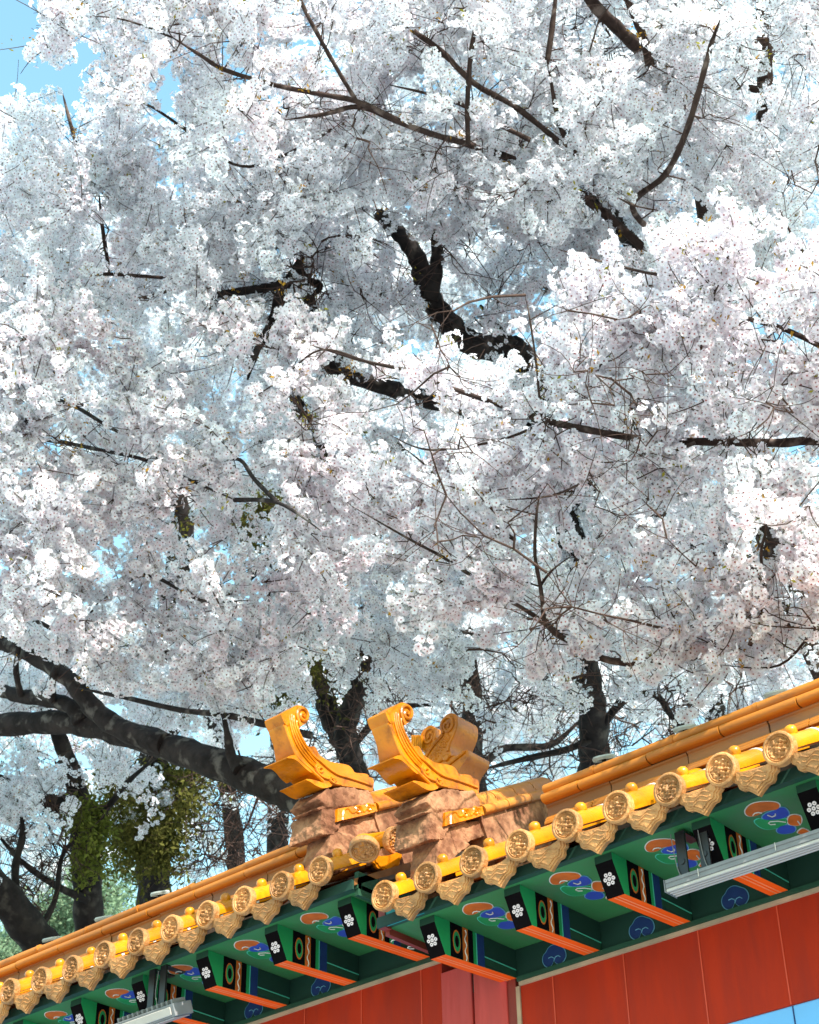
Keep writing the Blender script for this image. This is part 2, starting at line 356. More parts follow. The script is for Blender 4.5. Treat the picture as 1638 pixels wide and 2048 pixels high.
            for (rr, mt, lf) in ((1., 6, .002), (.86, 5, .0026), (.5, 2, .003)):
                m.prism([np.array([xs, yb+.076+.026*rr*math.cos(t), (zt+zb)/2+.052*rr*math.sin(t)]) for t in np.linspace(0, 2*math.pi, 17)[:-1]], D*lf, mt)
            # wavy orange edge
            m.tube([np.array([xs+s*.002, yb+.135+.006*math.sin(t*16), zb+.01+(zt-zb-.02)*t]) for t in np.linspace(0, 1, 14)], .003, 4, 11)
        # pale lines along the belly
        for dxx in (-.012, .006): m.prism([np.array([xc+dxx, yb+.004, zb-.0001]), np.array([xc+dxx+.006, yb+.004, zb-.0001]), np.array([xc+dxx+.006, WY-.004, zb1-.0001]), np.array([xc+dxx, WY-.004, zb1-.0001])], (0, 0, -.0012), 12)
        proto = m.build('rafter', [bgreen_m, dgreen_m, black_m, orange_m, petal_dot, bgreen_m, oran2_m, navy_m, dg2_m, mint_m, dgreen_m, cream_m, mat('pale_orange_line', (.95, .25, .09), .5, .1)], root, loc=(xc, RY, 4.333+dz))
    # tiles
    ln = (RIDGE_Y-EY)/math.cos(SL)-.01
    pool = []; dproto = None
    for i in range(n_tiles):
        x = dx_idx-SP*i
        if i < 4: pool.append(cover_tile(root, (x, EY, ez), seed*10+i, ln))
        else: dup(pool[(i*7) % 4], root, (x, EY, ez), .014)
        p = (x-SP/2, EY+.022, ez-.072)
        if p[0] < x0 or i == n_tiles-1: continue
        if dproto is None: dproto = drip_tile(root, p)
        else: dup(dproto, root, p, .035)
    build_ridge(root, ridge_x0, ridge_x1, RIDGE_Y, ez+.050+(RIDGE_Y-EY)*TA, seed)
    # main ridge at the top of the roof, seen only past the ends
    zt = ez-.02+(TOP_Y-EY)*TA; m = MB(); m.box((ridge_x0, TOP_Y-.07, zt-.08), (ridge_x1, TOP_Y+.07, zt+.09), 0); m.tube([(ridge_x0, TOP_Y, zt+.10), (ridge_x1, TOP_Y, zt+.10)], .06, 12, 0); m.build('main_ridge', ridge_m, root)
    # wall
    m = MB(); zb = 3.862+dz
    m.box((wall_x0, WY+.002, zb), (wall_x1, 2*TOP_Y-WY, 4.262+dz), 0)
    x = -3.059+.5*0
    xs = [x_ for x_ in np.arange(-12, 2, .369)-.0] if True else []
    for k in range(-6, 30):
        xx = -3.108-.369*k
        if wall_x0+.03 < xx < wall_x1-.03: m.box((xx-.003, WY-.0005, zb+.001), (xx+.003, WY+.0018, 4.261+dz), 1)
    m.build('red_panel', [red_m, seam_m], root)
    m = MB(); m.box((wall_x0, WY+.012, 0), (wall_x1, 2*TOP_Y-WY-.01, zb-.001), 0)
    for k in range(-6, 30):
        xx = -3.108-.369*k
        if wall_x0+.03 < xx < wall_x1-.03: m.box((xx-.0025, WY+.0095, .01), (xx+.0025, WY+.0118, zb-.003), 1)
    m.build('lower_panel', [skyblue_m, navy_m], root)
    return root

wr = wall_section(-4.66, .9, 0, -1.184, 15, -2.167+.456, 7, -4.13, .9, 'nearer lower tiled wall on the right with its left end under a curled ornament', -4.39, .9, 1, (-2, 6.1, 0))
wl = wall_section(-12.6, -4.80, .221, -4.920, 32, -4.922, 17, -12.6, -5.10, 'farther tiled wall on the left stepping up behind the nearer roof', -12.6, -4.83, 2, (-8, 6.1, 0))
tag(wr, kind='thing'); tag(wl, kind='thing')

# ---------------------------------------------------------------- gable ends: rough mortar blocks, verge ridges, curled ornaments
ORN_X, ORN2 = -5.0, np.array([.63, .012, -.221])      # side face of the left ornament; the right one is the same tile shifted
K5 = lambda l: pix(l, 5.85, 500, 1380)
K2 = lambda l: pix(l, 5.46, 560, 1560)
def side(l, x=ORN_X): return [on(a, b, 0, x) for a, b in l]
def mortar(name, polys, width, parent, shift, seed, jitter=.012, material=None):
    m = MB()
    for P, ex, wd in polys:
        P = [p+shift+np.array([ex, 0, 0]) for p in P]; m.prism(P, (-wd, 0, 0))
    o = m.build(name, material or mortar_m, parent)
    r_ = o.modifiers.new('remesh', 'REMESH'); r_.mode = 'VOXEL'; r_.voxel_size = .0065
    t = bpy.data.textures.new(name, 'CLOUDS'); t.noise_scale = .07; t.noise_depth = 4
    d = o.modifiers.new('displace', 'DISPLACE'); d.texture = t; d.texture_coords = 'GLOBAL'; d.strength = jitter*1.7; d.mid_level = .5
    t2 = bpy.data.textures.new(name+'_fine', 'CLOUDS'); t2.noise_scale = .022; t2.noise_depth = 3
    d2 = o.modifiers.new('displace_fine', 'DISPLACE'); d2.texture = t2; d2.texture_coords = 'GLOBAL'; d2.strength = jitter*.7; d2.mid_level = .5
    return o

BODY = [(545,178),(500,200),(462,228),(425,290),(405,352),(392,400),(400,440),(425,500),(450,570),(480,650),(510,720),(535,775),(560,800),(600,842),(650,890),(720,955),(800,1028),(850,1075),(880,1105),(960,1115),(1070,1122),(1200,1135),(1330,1158),(1435,1195),(1450,1120),(1448,1050),(1425,1022),(1330,1008),(1240,992),(1150,978),(1040,958),(940,915),(860,860),(785,800),(730,745),(680,690),(640,635),(608,570),(585,500),(575,430),(572,398),(600,408),(640,400),(672,372),(692,325),(690,280),(668,235),(635,200),(590,178)]
CREST = [(640,640),(660,665),(700,662),(760,655),(785,700),(810,755),(860,790),(930,835),(1010,852),(1090,862),(1160,880),(1205,925),(1225,968),(1300,972),(1375,980),(1400,1015),(1300,1080),(1150,1080),(900,960),(700,760)]
FINS = [[(392,402),(425,400),(455,480),(420,470)], [(520,735),(560,800),(640,880),(590,850),(536,795),(500,790)], [(780,1010),(890,1110),(960,1120),(880,1150),(800,1110),(730,1050)]]
SPIRAL = [(585,430),(560,360),(545,300),(555,240),(590,215),(630,225),(660,260),(668,300),(655,345),(620,360),(590,340),(580,305),(595,275),(620,280),(630,300),(615,318)]
RIBS = [[(455,300),(470,420),(510,560),(580,700),(680,830),(790,930),(830,975)], [(480,290),(492,420),(535,550),(605,690),(700,815),(760,880)], [(505,300),(516,420),(560,540),(630,670),(720,790),(770,850)], [(540,360),(545,430),(580,520),(640,630),(730,760),(800,820)]]
CURLS = [[(770,880),(760,910),(790,930),(810,905),(850,930),(830,960),(800,955),(780,930)], [(760,920),(800,985),(850,1020),(910,1040),(940,1020),(930,1050),(970,1090),(1060,1110)], [(940,1030),(985,1040),(1000,1065),(960,1060),(990,1090)], [(800,820),(900,910),(1010,985),(1120,1020),(1250,1060),(1420,1120)]]
def resample(p, n=4):
    p = [np.asarray(q, float) for q in p]; out = []
    for i in range(len(p)-1):
        a, b, c, d = p[max(i-1, 0)], p[i], p[i+1], p[min(i+2, len(p)-1)]
        for k in range(n):
            t = k/n; out.append(.5*((2*b)+(-a+c)*t+(2*a-5*b+4*c-d)*t*t+(-a+3*b-3*c+d)*t**3))
    return out+[p[-1]]
def ornament(parent, shift, seed):
    m = MB(); T = .094
    B = smooth_loop(side(K5(BODY)), 1); m.prism([p+shift for p in B], (-T, 0, 0), 0, True)
    m.prism([p+shift for p in smooth_loop(side(K5(CREST), ORN_X-.035), 2)], (-.035, 0, 0), 0, True)
    # flared lips on the back
    for lip in ([(462,226),(415,246),(352,276),(362,325),(395,400),(440,430),(470,320)], [(548,768),(490,764),(425,786),(428,802),(500,806),(560,846),(640,925),(720,985),(700,930),(610,835)], [(870,1098),(745,1056),(655,1042),(640,1056),(700,1080),(770,1130),(860,1160),(970,1122)]):
        m.prism([p+shift+np.array([.006, 0, 0]) for p in smooth_loop(side(K5(lip)), 1)], (-T-.012, 0, 0), 0, True)
    X = np.array([.002, 0, 0])
    m.tube([p+shift+X*2 for p in resample(side(K5(SPIRAL)), 3)], .0085, 7, 0)
    for r_ in RIBS: m.tube([p+shift+X*1.0 for p in resample(side(K5(r_)), 4)], .0066, 6, 0)
    for r_ in CURLS: m.tube([p+shift+X*1.5 for p in resample(side(K5(r_)), 3)], .0075, 6, 0)
    m.tube([p+shift+X*.1 for p in resample(side(K5([(405,420),(440,520),(500,680),(560,800),(700,930),(850,1070)])), 3)], .009, 7, 0)
    xf = ORN_X+shift[0]; zb = 5.19+shift[2]      # the tile is thicker towards its foot
    m.v = [(xf+(x-xf)*float(np.interp(z-zb, [0, .06, .16, .34], [1.65, 1.5, 1.05, 1.0])) if x < xf-.02 else x, y, z) for x, y, z in m.v]
    return m.build('curled_ornament', glaze_o, parent, bevel=.005, seg=2)
PED_A = side(K2([(500,95),(700,82),(950,112),(1005,215),(1005,270),(780,288),(500,305),(400,215)]))
PED_A2 = side(K2([(470,290),(1000,262),(1010,300),(560,330),(360,320)]))
PED_B = side(K2([(455,318),(780,292),(1015,262),(1038,360),(900,400),(660,470),(590,600),(430,600)]))
PED_C = side(K2([(590,490),(900,400),(1340,365),(1560,300),(1560,420),(1340,520),(1000,570),(760,690),(560,690)]))
PED_D = side(K2([(560,560),(800,600),(900,650),(740,760),(722,985),(600,1040),(520,1010),(515,800)]))
def gable(parent, shift, seed, flip):
    mortar('mortar_block', [(PED_A, .012, .190), (PED_A2, .004, .165), (PED_C, -.012, .15), (PED_D, .0, .15)], .17, parent, shift, seed)
    mortar('carved_block', [(PED_B, .004, .200)], .2, parent, shift, seed+5, .016)
    mp = MB(); mp.prism([p+shift+np.array([.018, 0, 0]) for p in side(K2([(600,325),(780,296),(1015,266),(1034,352),(900,392),(700,440),(640,452),(590,470)]))], (-.02, 0, 0)); mp.build('carved_plate', glaze_o, parent, bevel=.003)
    m = MB()
    for cxx in (820, 940):
        c = side(K2([(cxx, 345-(cxx-820)*.2)]))[0]+shift+np.array([.018, 0, 0])
        m.tube([c+np.array([0, math.cos(t), math.sin(t)])*.026*(1-t/9.5) for t in np.linspace(0, 8.5, 26)], .0055, 5, 0)
    m.tube([p+shift+np.array([.016, 0, 0]) for p in resample(side(K2([(655,450),(665,350),(710,325),(750,370),(790,360),(810,310),(850,300),(880,360),(910,330),(930,290),(990,290),(1010,350)])), 3)], .0065, 5, 0)
    m.build('carved_wave', glaze_o, parent)
    ornament(parent, shift, seed)
    # verge ridge rising along the gable: roll courses end to end
    V = np.array([0, math.cos(SL), math.sin(SL)]); N = np.array([0, -math.sin(SL), math.cos(SL)])
    o0 = side(K2([(1035,300)]))[0]+shift
    m = MB(); L_ = .60
    for a in np.arange(0, L_, .2):
        m.tube([o0+np.array([.004, 0, 0])+V*a, o0+np.array([.004, 0, 0])+V*(a+.194)], .024, 12, 0); m.tube([o0+np.array([-.158, 0, 0])+V*a, o0+np.array([-.158, 0, 0])+V*(a+.194)], .024, 12, 0)
    top = o0+N*.035+np.array([-.077, 0, 0])
    for a in np.arange(0, L_, .17):
        m.prism([top+V*a+np.array([.066*math.cos(t), 0, 0])+N*(.006+.046*math.sin(t)) for t in np.linspace(-.15, math.pi+.15, 14)], V*.163, 0, True)
        m.prism([top+V*a+np.array([u, 0, 0])+N*v for u, v in ((.072, -.03), (.072, .002), (-.072, .002), (-.072, -.03))], V*.165, 0)
    m.build('verge_ridge', ridge_m if flip < 0 else glaze_o, parent)
    m = MB(); q = [o0-N*.022+V*(-.02), o0-N*.022+V*L_, o0-N*.30+V*L_, o0-N*.30-V*.02]; m.prism([p+np.array([-.002, 0, 0]) for p in q], (-.15, 0, 0))
    o = m.build('verge_mortar', mortar_m, parent)
gable(wl, np.zeros(3), 31, 1)
gable(wr, ORN2, 51, -1)
# tiles that face sideways along the left roof's open gable
def gable_tile(parent, c, U, V, N, axis, ln, seed):
    m = MB(); up = V
    half_round(m, c-N*.01, axis*ln, np.cross(axis, U)*(1 if np.cross(axis, U)[2] > 0 else -1), U, .05, 0, R(220)); o = m.build('cover_tile', [glaze], parent, loc=c)
    d = MB(); disc_shape(d, c, U, V, N, .0655, .03, seed); d.build('tile_disc', disc_m, o); return o
def unit(v): v = np.asarray(v, float); return v/np.linalg.norm(v)
c = on(795, 1681, 0, -4.80); N = unit((.93, -.10, -.30)); U = unit((.1, 1, .45)); U = unit(U-N*(U@N)); V = np.cross(N, U)
gable_tile(wl, c, U, V, N, unit((-1, .05, .22)), .22, 91)
c = on(728, 1703, 1, 5.06); N = unit((.25, -.38, -.88)); U = unit((1, .2, .1)); U = unit(U-N*(U@N)); V = np.cross(N, U)
gable_tile(wl, c, U, V, N, unit(-N), .05, 92)
m = MB(); c = on(775, 1722, 0, -4.82)
N = unit((.85, -.4, -.25)); U = unit((.3, 1, .35)); U = unit(U-N*(U@N)); V = np.cross(N, U); V = V if V[2] > 0 else -V
P = drip_outline(); m.prism([c+U*a*.8+V*b*.8 for a, b in P], -N*.03); m.prism([c+U*a*.64+V*(b*.62) for a, b in P], N*.006); m.build('drip_tile', glaze_o, wl, bevel=.002)
m = MB(); m.tube([c-N*.03+np.array([0, .02, .02]), c-N*.03+np.array([-.16, .12, .08])], .055, 10, 0, rough=.2); m.build('mortar_joint', mortar_m, wl)
# first tile of the lower roof's left end, turned a little to the corner
m = MB(); m.box((-4.665, 5.22, 4.42), (-4.628, 5.262, 4.60), 0); m.box((-4.664, 5.262, 4.40), (-4.640, WY, 4.47), 0); m.build('barge_board', dred_m, wr)
m = MB(); m.box((-4.636, 5.225, 4.425), (-4.42, 5.2345, 4.515), 0); m.build('sunlit_fascia_end', sunlit_teal_m, wr)  # fascia end caught by the sun, its light put into a teal strip
m = MB(); m.box((-4.822, 5.24, SZ+.221-.03), (-4.80, WY, SZ+.221+.08), 0); m.build('barge_board', dgreen_m, wl)

# curled ornaments standing at the ends of the hidden main ridges
K4 = lambda l: pix(l, 4.55, 720, 1380)
CHI = [(730,335),(738,290),(760,250),(790,222),(820,210),(862,214),(884,245),(888,300),(880,350),(862,405),(838,455),(823,500),(818,550),(832,590),(865,604),(905,590),(940,562),(972,540),(990,552),(985,610),(945,660),(910,710),(890,780),(880,860),(600,900),(560,800),(570,690),(590,590),(640,515),(695,445),(742,390)]
def chiwen(parent, y, th, mirror=None, move=(0, 0, 0), sc=1.0):
    def tr(p):
        p = np.asarray(p, float)
        if mirror is not None: p = np.array([2*mirror-p[0], p[1], p[2]])
        return p+np.asarray(move)
    m = MB(); f = lambda l: [tr(on(a, b, 1, y)) for a, b in K4(l)]
    m.prism(smooth_loop(f(CHI), 1), (0, th, 0), 0, True)
    m.prism(smooth_loop(f([(830,585),(870,606),(940,565),(975,535),(1000,545),(990,615),(940,680),(900,640)]), 2), (0, th+.0, 0), 0, True) if False else None
    Y = np.array([0, -.002, 0])
    for l, r_ in (([(760,400),(742,340),(752,290),(785,255),(825,250),(845,285),(838,340),(805,375),(775,365),(765,330),(785,300),(808,312),(800,340)], .009), ([(755,405),(700,470),(640,545),(600,610)], .010), ([(880,250),(880,330),(850,420),(812,500),(800,560)], .009), ([(840,590),(740,640),(660,700)], .010), ([(960,560),(860,640),(780,700)], .009)):
        m.tube([p+Y for p in resample(f(l), 3)], r_, 7, 0)
    rg = np.random.default_rng(5)
    for k in range(26):
        t = rg.random(); u = rg.random(); a = np.array([790, 400])*(1-t)+np.array([640, 640])*t+np.array([-10+55*u, -10+45*u])*.8
        c = f([tuple(a)])[0]; m.tube([c+np.array([math.cos(q), 0, math.sin(q)])*.012 for q in np.linspace(0, 4.5, 6)], .0045, 4, 0)
    c = f([(790, 620)])[0]; m.tube([c+np.array([0, .01, 0]), c-np.array([0, .012, 0]), c-np.array([0, .018, 0])], [.024, .018, .005], 10, 0)
    return m.build('curled_ornament', glaze_o, parent, bevel=.005, seg=2)
chiwen(wl, 6.22, .17)
pt = on(845, 1462, 1, 6.45); ref = on(720+860/4.55, 1380+214/4.55, 1, 6.22)
chiwen(wr, 6.22, .16, ref[0], (pt[0]-ref[0], .23, pt[2]-ref[2]))
m = MB()
for j in range(6):
    p = on(827+j*3.6, 1472, 1, 6.44); m.box((p[0]-.004, 6.425, p[2]-.085), (p[0]+.004, 6.455, p[2]), 0)
m.build('carved_rib', glaze, wr)

# post between the two walls
pr_ = empty('gate_post', (-4.61, 6.1, 0), 'faded red post of two upright boards where the two tiled walls meet', 'post')
m = MB(); m.box((-4.826, WY-.012, 0), (-4.652, 6.4, 4.43)); m.box((-4.640, WY-.012, 0), (-4.458, 6.4, 4.43)); m.build('post_board', pink_m, pr_, bevel=.003)
m = MB(); m.box((-4.652, WY+.005, 0), (-4.640, 6.38, 4.43)); m.box((-4.4575, WY-.004, 0), (-4.412, 6.39, 4.43)); m.build('post_groove', dred_m, pr_)
m = MB(); m.box((-4.411, WY-.006, 0), (-4.391, 6.39, 4.262)); m.build('edge_trim', tan_m, pr_)

# pale round lamps sitting along the back of the ridges: thin dishes on short stems
def ridge_cap(px, py, y, lab):
    c = on(px, py, 1, y); e = empty('ridge_lamp', c-np.array([0, 0, .12]), lab, 'lamp', 'round lamps along the ridges')
    m = MB(); n = unit((.1, -.35, .93)); u = unit(np.cross(n, (0, 1, 0))); v = np.cross(n, u)
    vs = []; k = 24
    for (rr, h) in ((0, .0), (.035, .0), (.040, -.012), (.052, -.012), (.056, .0), (.050, .008), (0, .012)):
        for j in range(k): vs.append(c+(u*math.cos(2*math.pi*j/k)+v*math.sin(2*math.pi*j/k))*rr+n*h)
    m.add(vs, [(i*k+j, (i+1)*k+j, (i+1)*k+(j+1) % k, i*k+(j+1) % k) for i in range(6) for j in range(k)], 0, True); m.build('lamp_dish', rim_m, e)
    m = MB(); m.tube([c-np.array([0, 0, .012]), c-np.array([0, 0, .16])], .012, 8); m.build('stem', strap_m, e)
for px, py, y, lab in ((1208, 1515, 6.02, 'pale round lamp behind the right ridge, nearest to the curled ornaments'), (1370, 1456, 6.02, 'round lamp behind the right ridge, halfway to the photo edge'), (1552, 1387, 6.02, 'round lamp behind the right ridge with a dark hollow, nearest the right edge'),
                       (320, 1786, 6.02, 'small round lamp behind the left ridge by the mossy trunk'), (208, 1836, 6.02, 'small round lamp behind the left ridge under the ivy-clad trunk'), (103, 1878, 6.02, 'small round lamp behind the left ridge, leftmost, by the thick leaning trunk')):
    ridge_cap(px, py, y, lab)

# floodlights under the eaves
e = empty('linear_floodlight', (-2.7, 5.2, 4.25), 'long ribbed grey bar light hung under the right eave on black straps', 'floodlight')
A = on(1340, 1778, 1, 5.27); m = MB()
x0, x1, zc = A[0], A[0]+1.6, A[2]
m.box((x0, 5.24, zc-.008), (x1, 5.318, zc+.026), 0); m.box((x0+.002, 5.236, zc+.010), (x1, 5.2395, zc+.024), 0)
for k in range(4): m.box((x0-.001, 5.244+k*.019, zc-.020), (x1, 5.255+k*.019, zc-.0085), 1); m.box((x0-.002, 5.2555+k*.019, zc-.012), (x1, 5.2625+k*.019, zc-.0085), 2)
for k in range(5): m.box((x0+.33*k+.148, 5.233, zc-.006), (x0+.33*k+.152, 5.2358, zc+.026), 1)
m.box((x0-.006, 5.238, zc-.022), (x0-.002, 5.32, zc+.028), 0)
m.build('housing', [steel_m, lens_m, groove_m], e, bevel=.0015)
for k, xx in enumerate((x0+.055, x0+.155)):
    m = MB(); m.box((xx-.021, 5.29, zc+.0265), (xx+.021, 5.300, SZ-.02), 0); m.box((xx-.021, 5.29, SZ-.0195), (xx+.021, 5.40, SZ-.0105), 0); m.box((xx-.026, 5.285, zc+.0265), (xx+.026, 5.310, zc+.05), 0); m.tube([(xx, 5.286, zc+.10), (xx, 5.306, zc+.10)], .012, 8, 0); m.build('strap', strap_m, e)
m = MB(); pts = [(x0+.02, 5.286, SZ-.012), (x0+.024, 5.284, SZ-.06), (x0+.034, 5.284, zc+.08), (x0+.05, 5.284, zc+.03)]
m.tube(resample(pts, 4), .0018, 5, 0); m.tube([p+np.array([.12, 0, 0]) for p in resample(pts, 4)], .0018, 5, 0); m.build('wire', steel_m, e)
e = empty('floodlight', (-6.4, 5.2, 4.4), 'box floodlight with pale lens under the left eave on black bracket', 'floodlight')
TR = on(352, 2005, 1, 5.24); zc = TR[2]; m = MB(); M = Matrix.Translation(TR)@Matrix.Rotation(R(22), 4, 'X')
m.box((-.42, -.02, -.06), (0, .10, 0), 0, M); m.box((-.40, -.014, -.066), (-.02, .094, -.0605), 1, M); m.box((-.40, -.026, -.050), (-.02, -.0205, -.012), 1, M)
for k in range(12): m.box((-.41+k*.034, .0, .0005), (-.398+k*.034, .09, .022), 0, M)
m.build('housing', [steel_m, lens_m], e, bevel=.003)
for dx in (-.14, -.22):
    m = MB(); m.box((TR[0]+dx-.020, 5.27, zc-.0), (TR[0]+dx+.020, 5.282, SZ+.215), 0); m.box((TR[0]+dx-.02, 5.27, SZ+.2155), (TR[0]+dx+.02, 5.40, SZ+.2205), 0); m.build('strap', strap_m, e)
m = MB(); pts = [(TR[0]-.17, 5.268, SZ+.2), (TR[0]-.175, 5.262, SZ+.1), (TR[0]-.165, 5.26, zc+.06), (TR[0]-.15, 5.265, zc+.01)]; m.tube(resample(pts, 4), .002, 5, 0); m.build('wire', steel_m, e)

# ---------------------------------------------------------------- trees
def petal_material(name, white, pink, trans):
    m = bpy.data.materials.new(name); m.use_nodes = True; n = m.node_tree.nodes; L = m.node_tree.links; n.clear()
    out = n.new('ShaderNodeOutputMaterial'); at_ = n.new('ShaderNodeAttribute'); at_.attribute_name = 'tint'
    mx = n.new('ShaderNodeMix'); mx.data_type = 'RGBA'; L.new(at_.outputs['Fac'], mx.inputs[0]); mx.inputs[6].default_value = (*white, 1); mx.inputs[7].default_value = (*pink, 1)
    d = n.new('ShaderNodeBsdfDiffuse'); t = n.new('ShaderNodeBsdfTranslucent'); s = n.new('ShaderNodeMixShader'); s.inputs[0].default_value = trans
    L.new(mx.outputs[2], d.inputs[0]); L.new(mx.outputs[2], t.inputs[0]); L.new(d.outputs[0], s.inputs[1]); L.new(t.outputs[0], s.inputs[2]); L.new(s.outputs[0], out.inputs[0])
    return m
petal_m = petal_material('cherry_petal', (.875, .905, .925), (.88, .735, .775), .5)
stalk_m = mat('flower_stalk', (.14, .13, .035), .7, .3, 8, .2)
eye_m = mat('flower_eye', (.30, .115, .11), .8, .85, 35, .1)
bud_m = petal_material('bronze_bud_leaf', (.36, .20, .03), (.22, .30, .03), .3)
def bark(name, c1, c2, c3, sc):
    m = mat(name, c1, .9, .35, 14, .15, .9, 22, 0, c2, 5, (.48, .62), (1, 1, 1)); n = m.node_tree.nodes; L = m.node_tree.links
    g = n.new('ShaderNodeNewGeometry'); t = n.new('ShaderNodeTexNoise'); t.inputs['Scale'].default_value = sc; t.inputs['Detail'].default_value = 7; L.new(g.outputs['Position'], t.inputs[0])
    r_ = n.new('ShaderNodeMapRange'); r_.inputs[1].default_value = .56; r_.inputs[2].default_value = .68; L.new(t.outputs[0], r_.inputs[0])
    b = n['Principled BSDF']; src = b.inputs['Base Color'].links[0].from_socket
    mx = n.new('ShaderNodeMix'); mx.data_type = 'RGBA'; L.new(r_.outputs[0], mx.inputs[0]); L.new(src, mx.inputs[6]); mx.inputs[7].default_value = (*c3, 1); L.new(mx.outputs[2], b.inputs['Base Color'])
    return m
bark_m = bark('cherry_bark', (.022, .017, .016), (.040, .031, .028), (.13, .115, .10), 9)
bark3_m = bark('brown_bough_bark', (.040, .025, .020), (.060, .038, .030), (.15, .11, .09), 12)
bark2_m = bark('dark_bark', (.020, .016, .015), (.035, .028, .024), (.07, .06, .05), 7)
twig_m = mat('twig_bark', (.06, .036, .028), .85, .3, 20, .15)

def flower_template(lod):
    V, F, M, Tn = [], [], [], []
    for k in range(5):
        a = k*2*math.pi/5; ca, sa = math.cos(a), math.sin(a)
        def P(x, y, z): V.append((x*ca-y*sa, x*sa+y*ca, z)); return len(V)-1
        if lod == 0:
            b = P(.03, 0, 0); l = P(.56, -.40, .15); tl = P(.93, -.24, .24); nn = P(.86, 0, .17); tr_ = P(.93, .24, .24); r_ = P(.56, .40, .15)
            F += [(b, l, tl, nn), (b, nn, tr_, r_)]; M += [0, 0]; Tn += [.55, .12, .0, .05, .0, .12]
        else:
            b = P(.03, 0, 0); l = P(.70, -.42, .18); tp = P(.98, 0, .2); r_ = P(.70, .42, .18)
            F += [(b, l, tp, r_)]; M += [0]; Tn += [.5, .05, 0, .05]
    n0 = len(V); k = 5 if lod == 0 else 4; rr = .225 if lod == 0 else .25
    for j in range(k): V.append((rr*math.cos(j*2*math.pi/k+.3), rr*math.sin(j*2*math.pi/k+.3), .10)); Tn.append(0)
    F.append(tuple(range(n0, n0+k))); M.append(1)
    b0 = len(V)        # stalk
    V += [(.035, 0, 0), (-.035, 0, 0), (-.03, .1, -1.5), (.03, .1, -1.5)]; Tn += [0]*4; F.append((b0, b0+1, b0+2, b0+3)); M.append(2)
    return np.array(V), F, np.array(M), np.array(Tn)
def leaf_template():
    V = np.array([(0, 0, 0), (.45, -.22, .1), (1., 0, .25), (.45, .22, .1)]); return V, [(0, 1, 2, 3)], np.array([0]), np.zeros(4)
TEMPL = [flower_template(0), flower_template(1), leaf_template()]
def frames(nrm, rg):
    n = nrm/(np.linalg.norm(nrm, axis=1)[:, None]+1e-9); h = rg.normal(size=n.shape)
    u = np.cross(n, h); u /= np.linalg.norm(u, axis=1)[:, None]+1e-9; v = np.cross(n, u)
    return u, v, n
def scatter_mesh(name, parts, mats, parent):
    """parts: (template, positions, normals, sizes, tint) -> one mesh of many small faces"""
    base = wpos(parent); Vs, Ls, St, Tot, Ms, Ts = [], [], [], [], [], []; vo = lo = 0; rg = np.random.default_rng(3)
    for (tv, tf, tm, tt), pos, nrm, size, tint in parts:
        if len(pos) == 0: continue
        u, v, n = frames(nrm, rg); N = len(pos); k = len(tv)
        P = pos[:, None]+size[:, None, None]*(tv[None, :, 0, None]*u[:, None]+tv[None, :, 1, None]*v[:, None]+tv[None, :, 2, None]*n[:, None]*(.5+1.1*rg.random(N))[:, None, None])-base
        fl = np.concatenate([np.array(f) for f in tf]); ln = np.array([len(f) for f in tf])
        idx = (fl[None]+(np.arange(N)*k)[:, None]+vo).ravel(); tot = np.tile(ln, N); st = np.concatenate([[0], np.cumsum(tot)[:-1]])+lo
        Vs.append(P.reshape(-1, 3)); Ls.append(idx); St.append(st); Tot.append(tot); Ms.append(np.tile(tm, N)); Ts.append(np.clip(tint[:, None]*(.6+tt[None]*.9)+tt[None]*.35, 0, 1).ravel())
        vo += N*k; lo += len(idx)
    if not Vs: return None
    Vs = np.concatenate(Vs); Ls = np.concatenate(Ls); St = np.concatenate(St); Ms = np.concatenate(Ms); Ts = np.concatenate(Ts)
    me = bpy.data.meshes.new(name); me.vertices.add(len(Vs)); me.vertices.foreach_set('co', Vs.astype(np.float32).ravel())
    me.loops.add(len(Ls)); me.loops.foreach_set('vertex_index', Ls.astype(np.int32)); me.polygons.add(len(St)); me.polygons.foreach_set('loop_start', St.astype(np.int32))
    for m in mats: me.materials.append(m)
    me.polygons.foreach_set('material_index', Ms.astype(np.int32))
    a = me.attributes.new('tint', 'FLOAT', 'POINT'); a.data.foreach_set('value', Ts.astype(np.float32)); me.update()
    o = bpy.data.objects.new(name, me); col.objects.link(o); o.parent = parent; return o
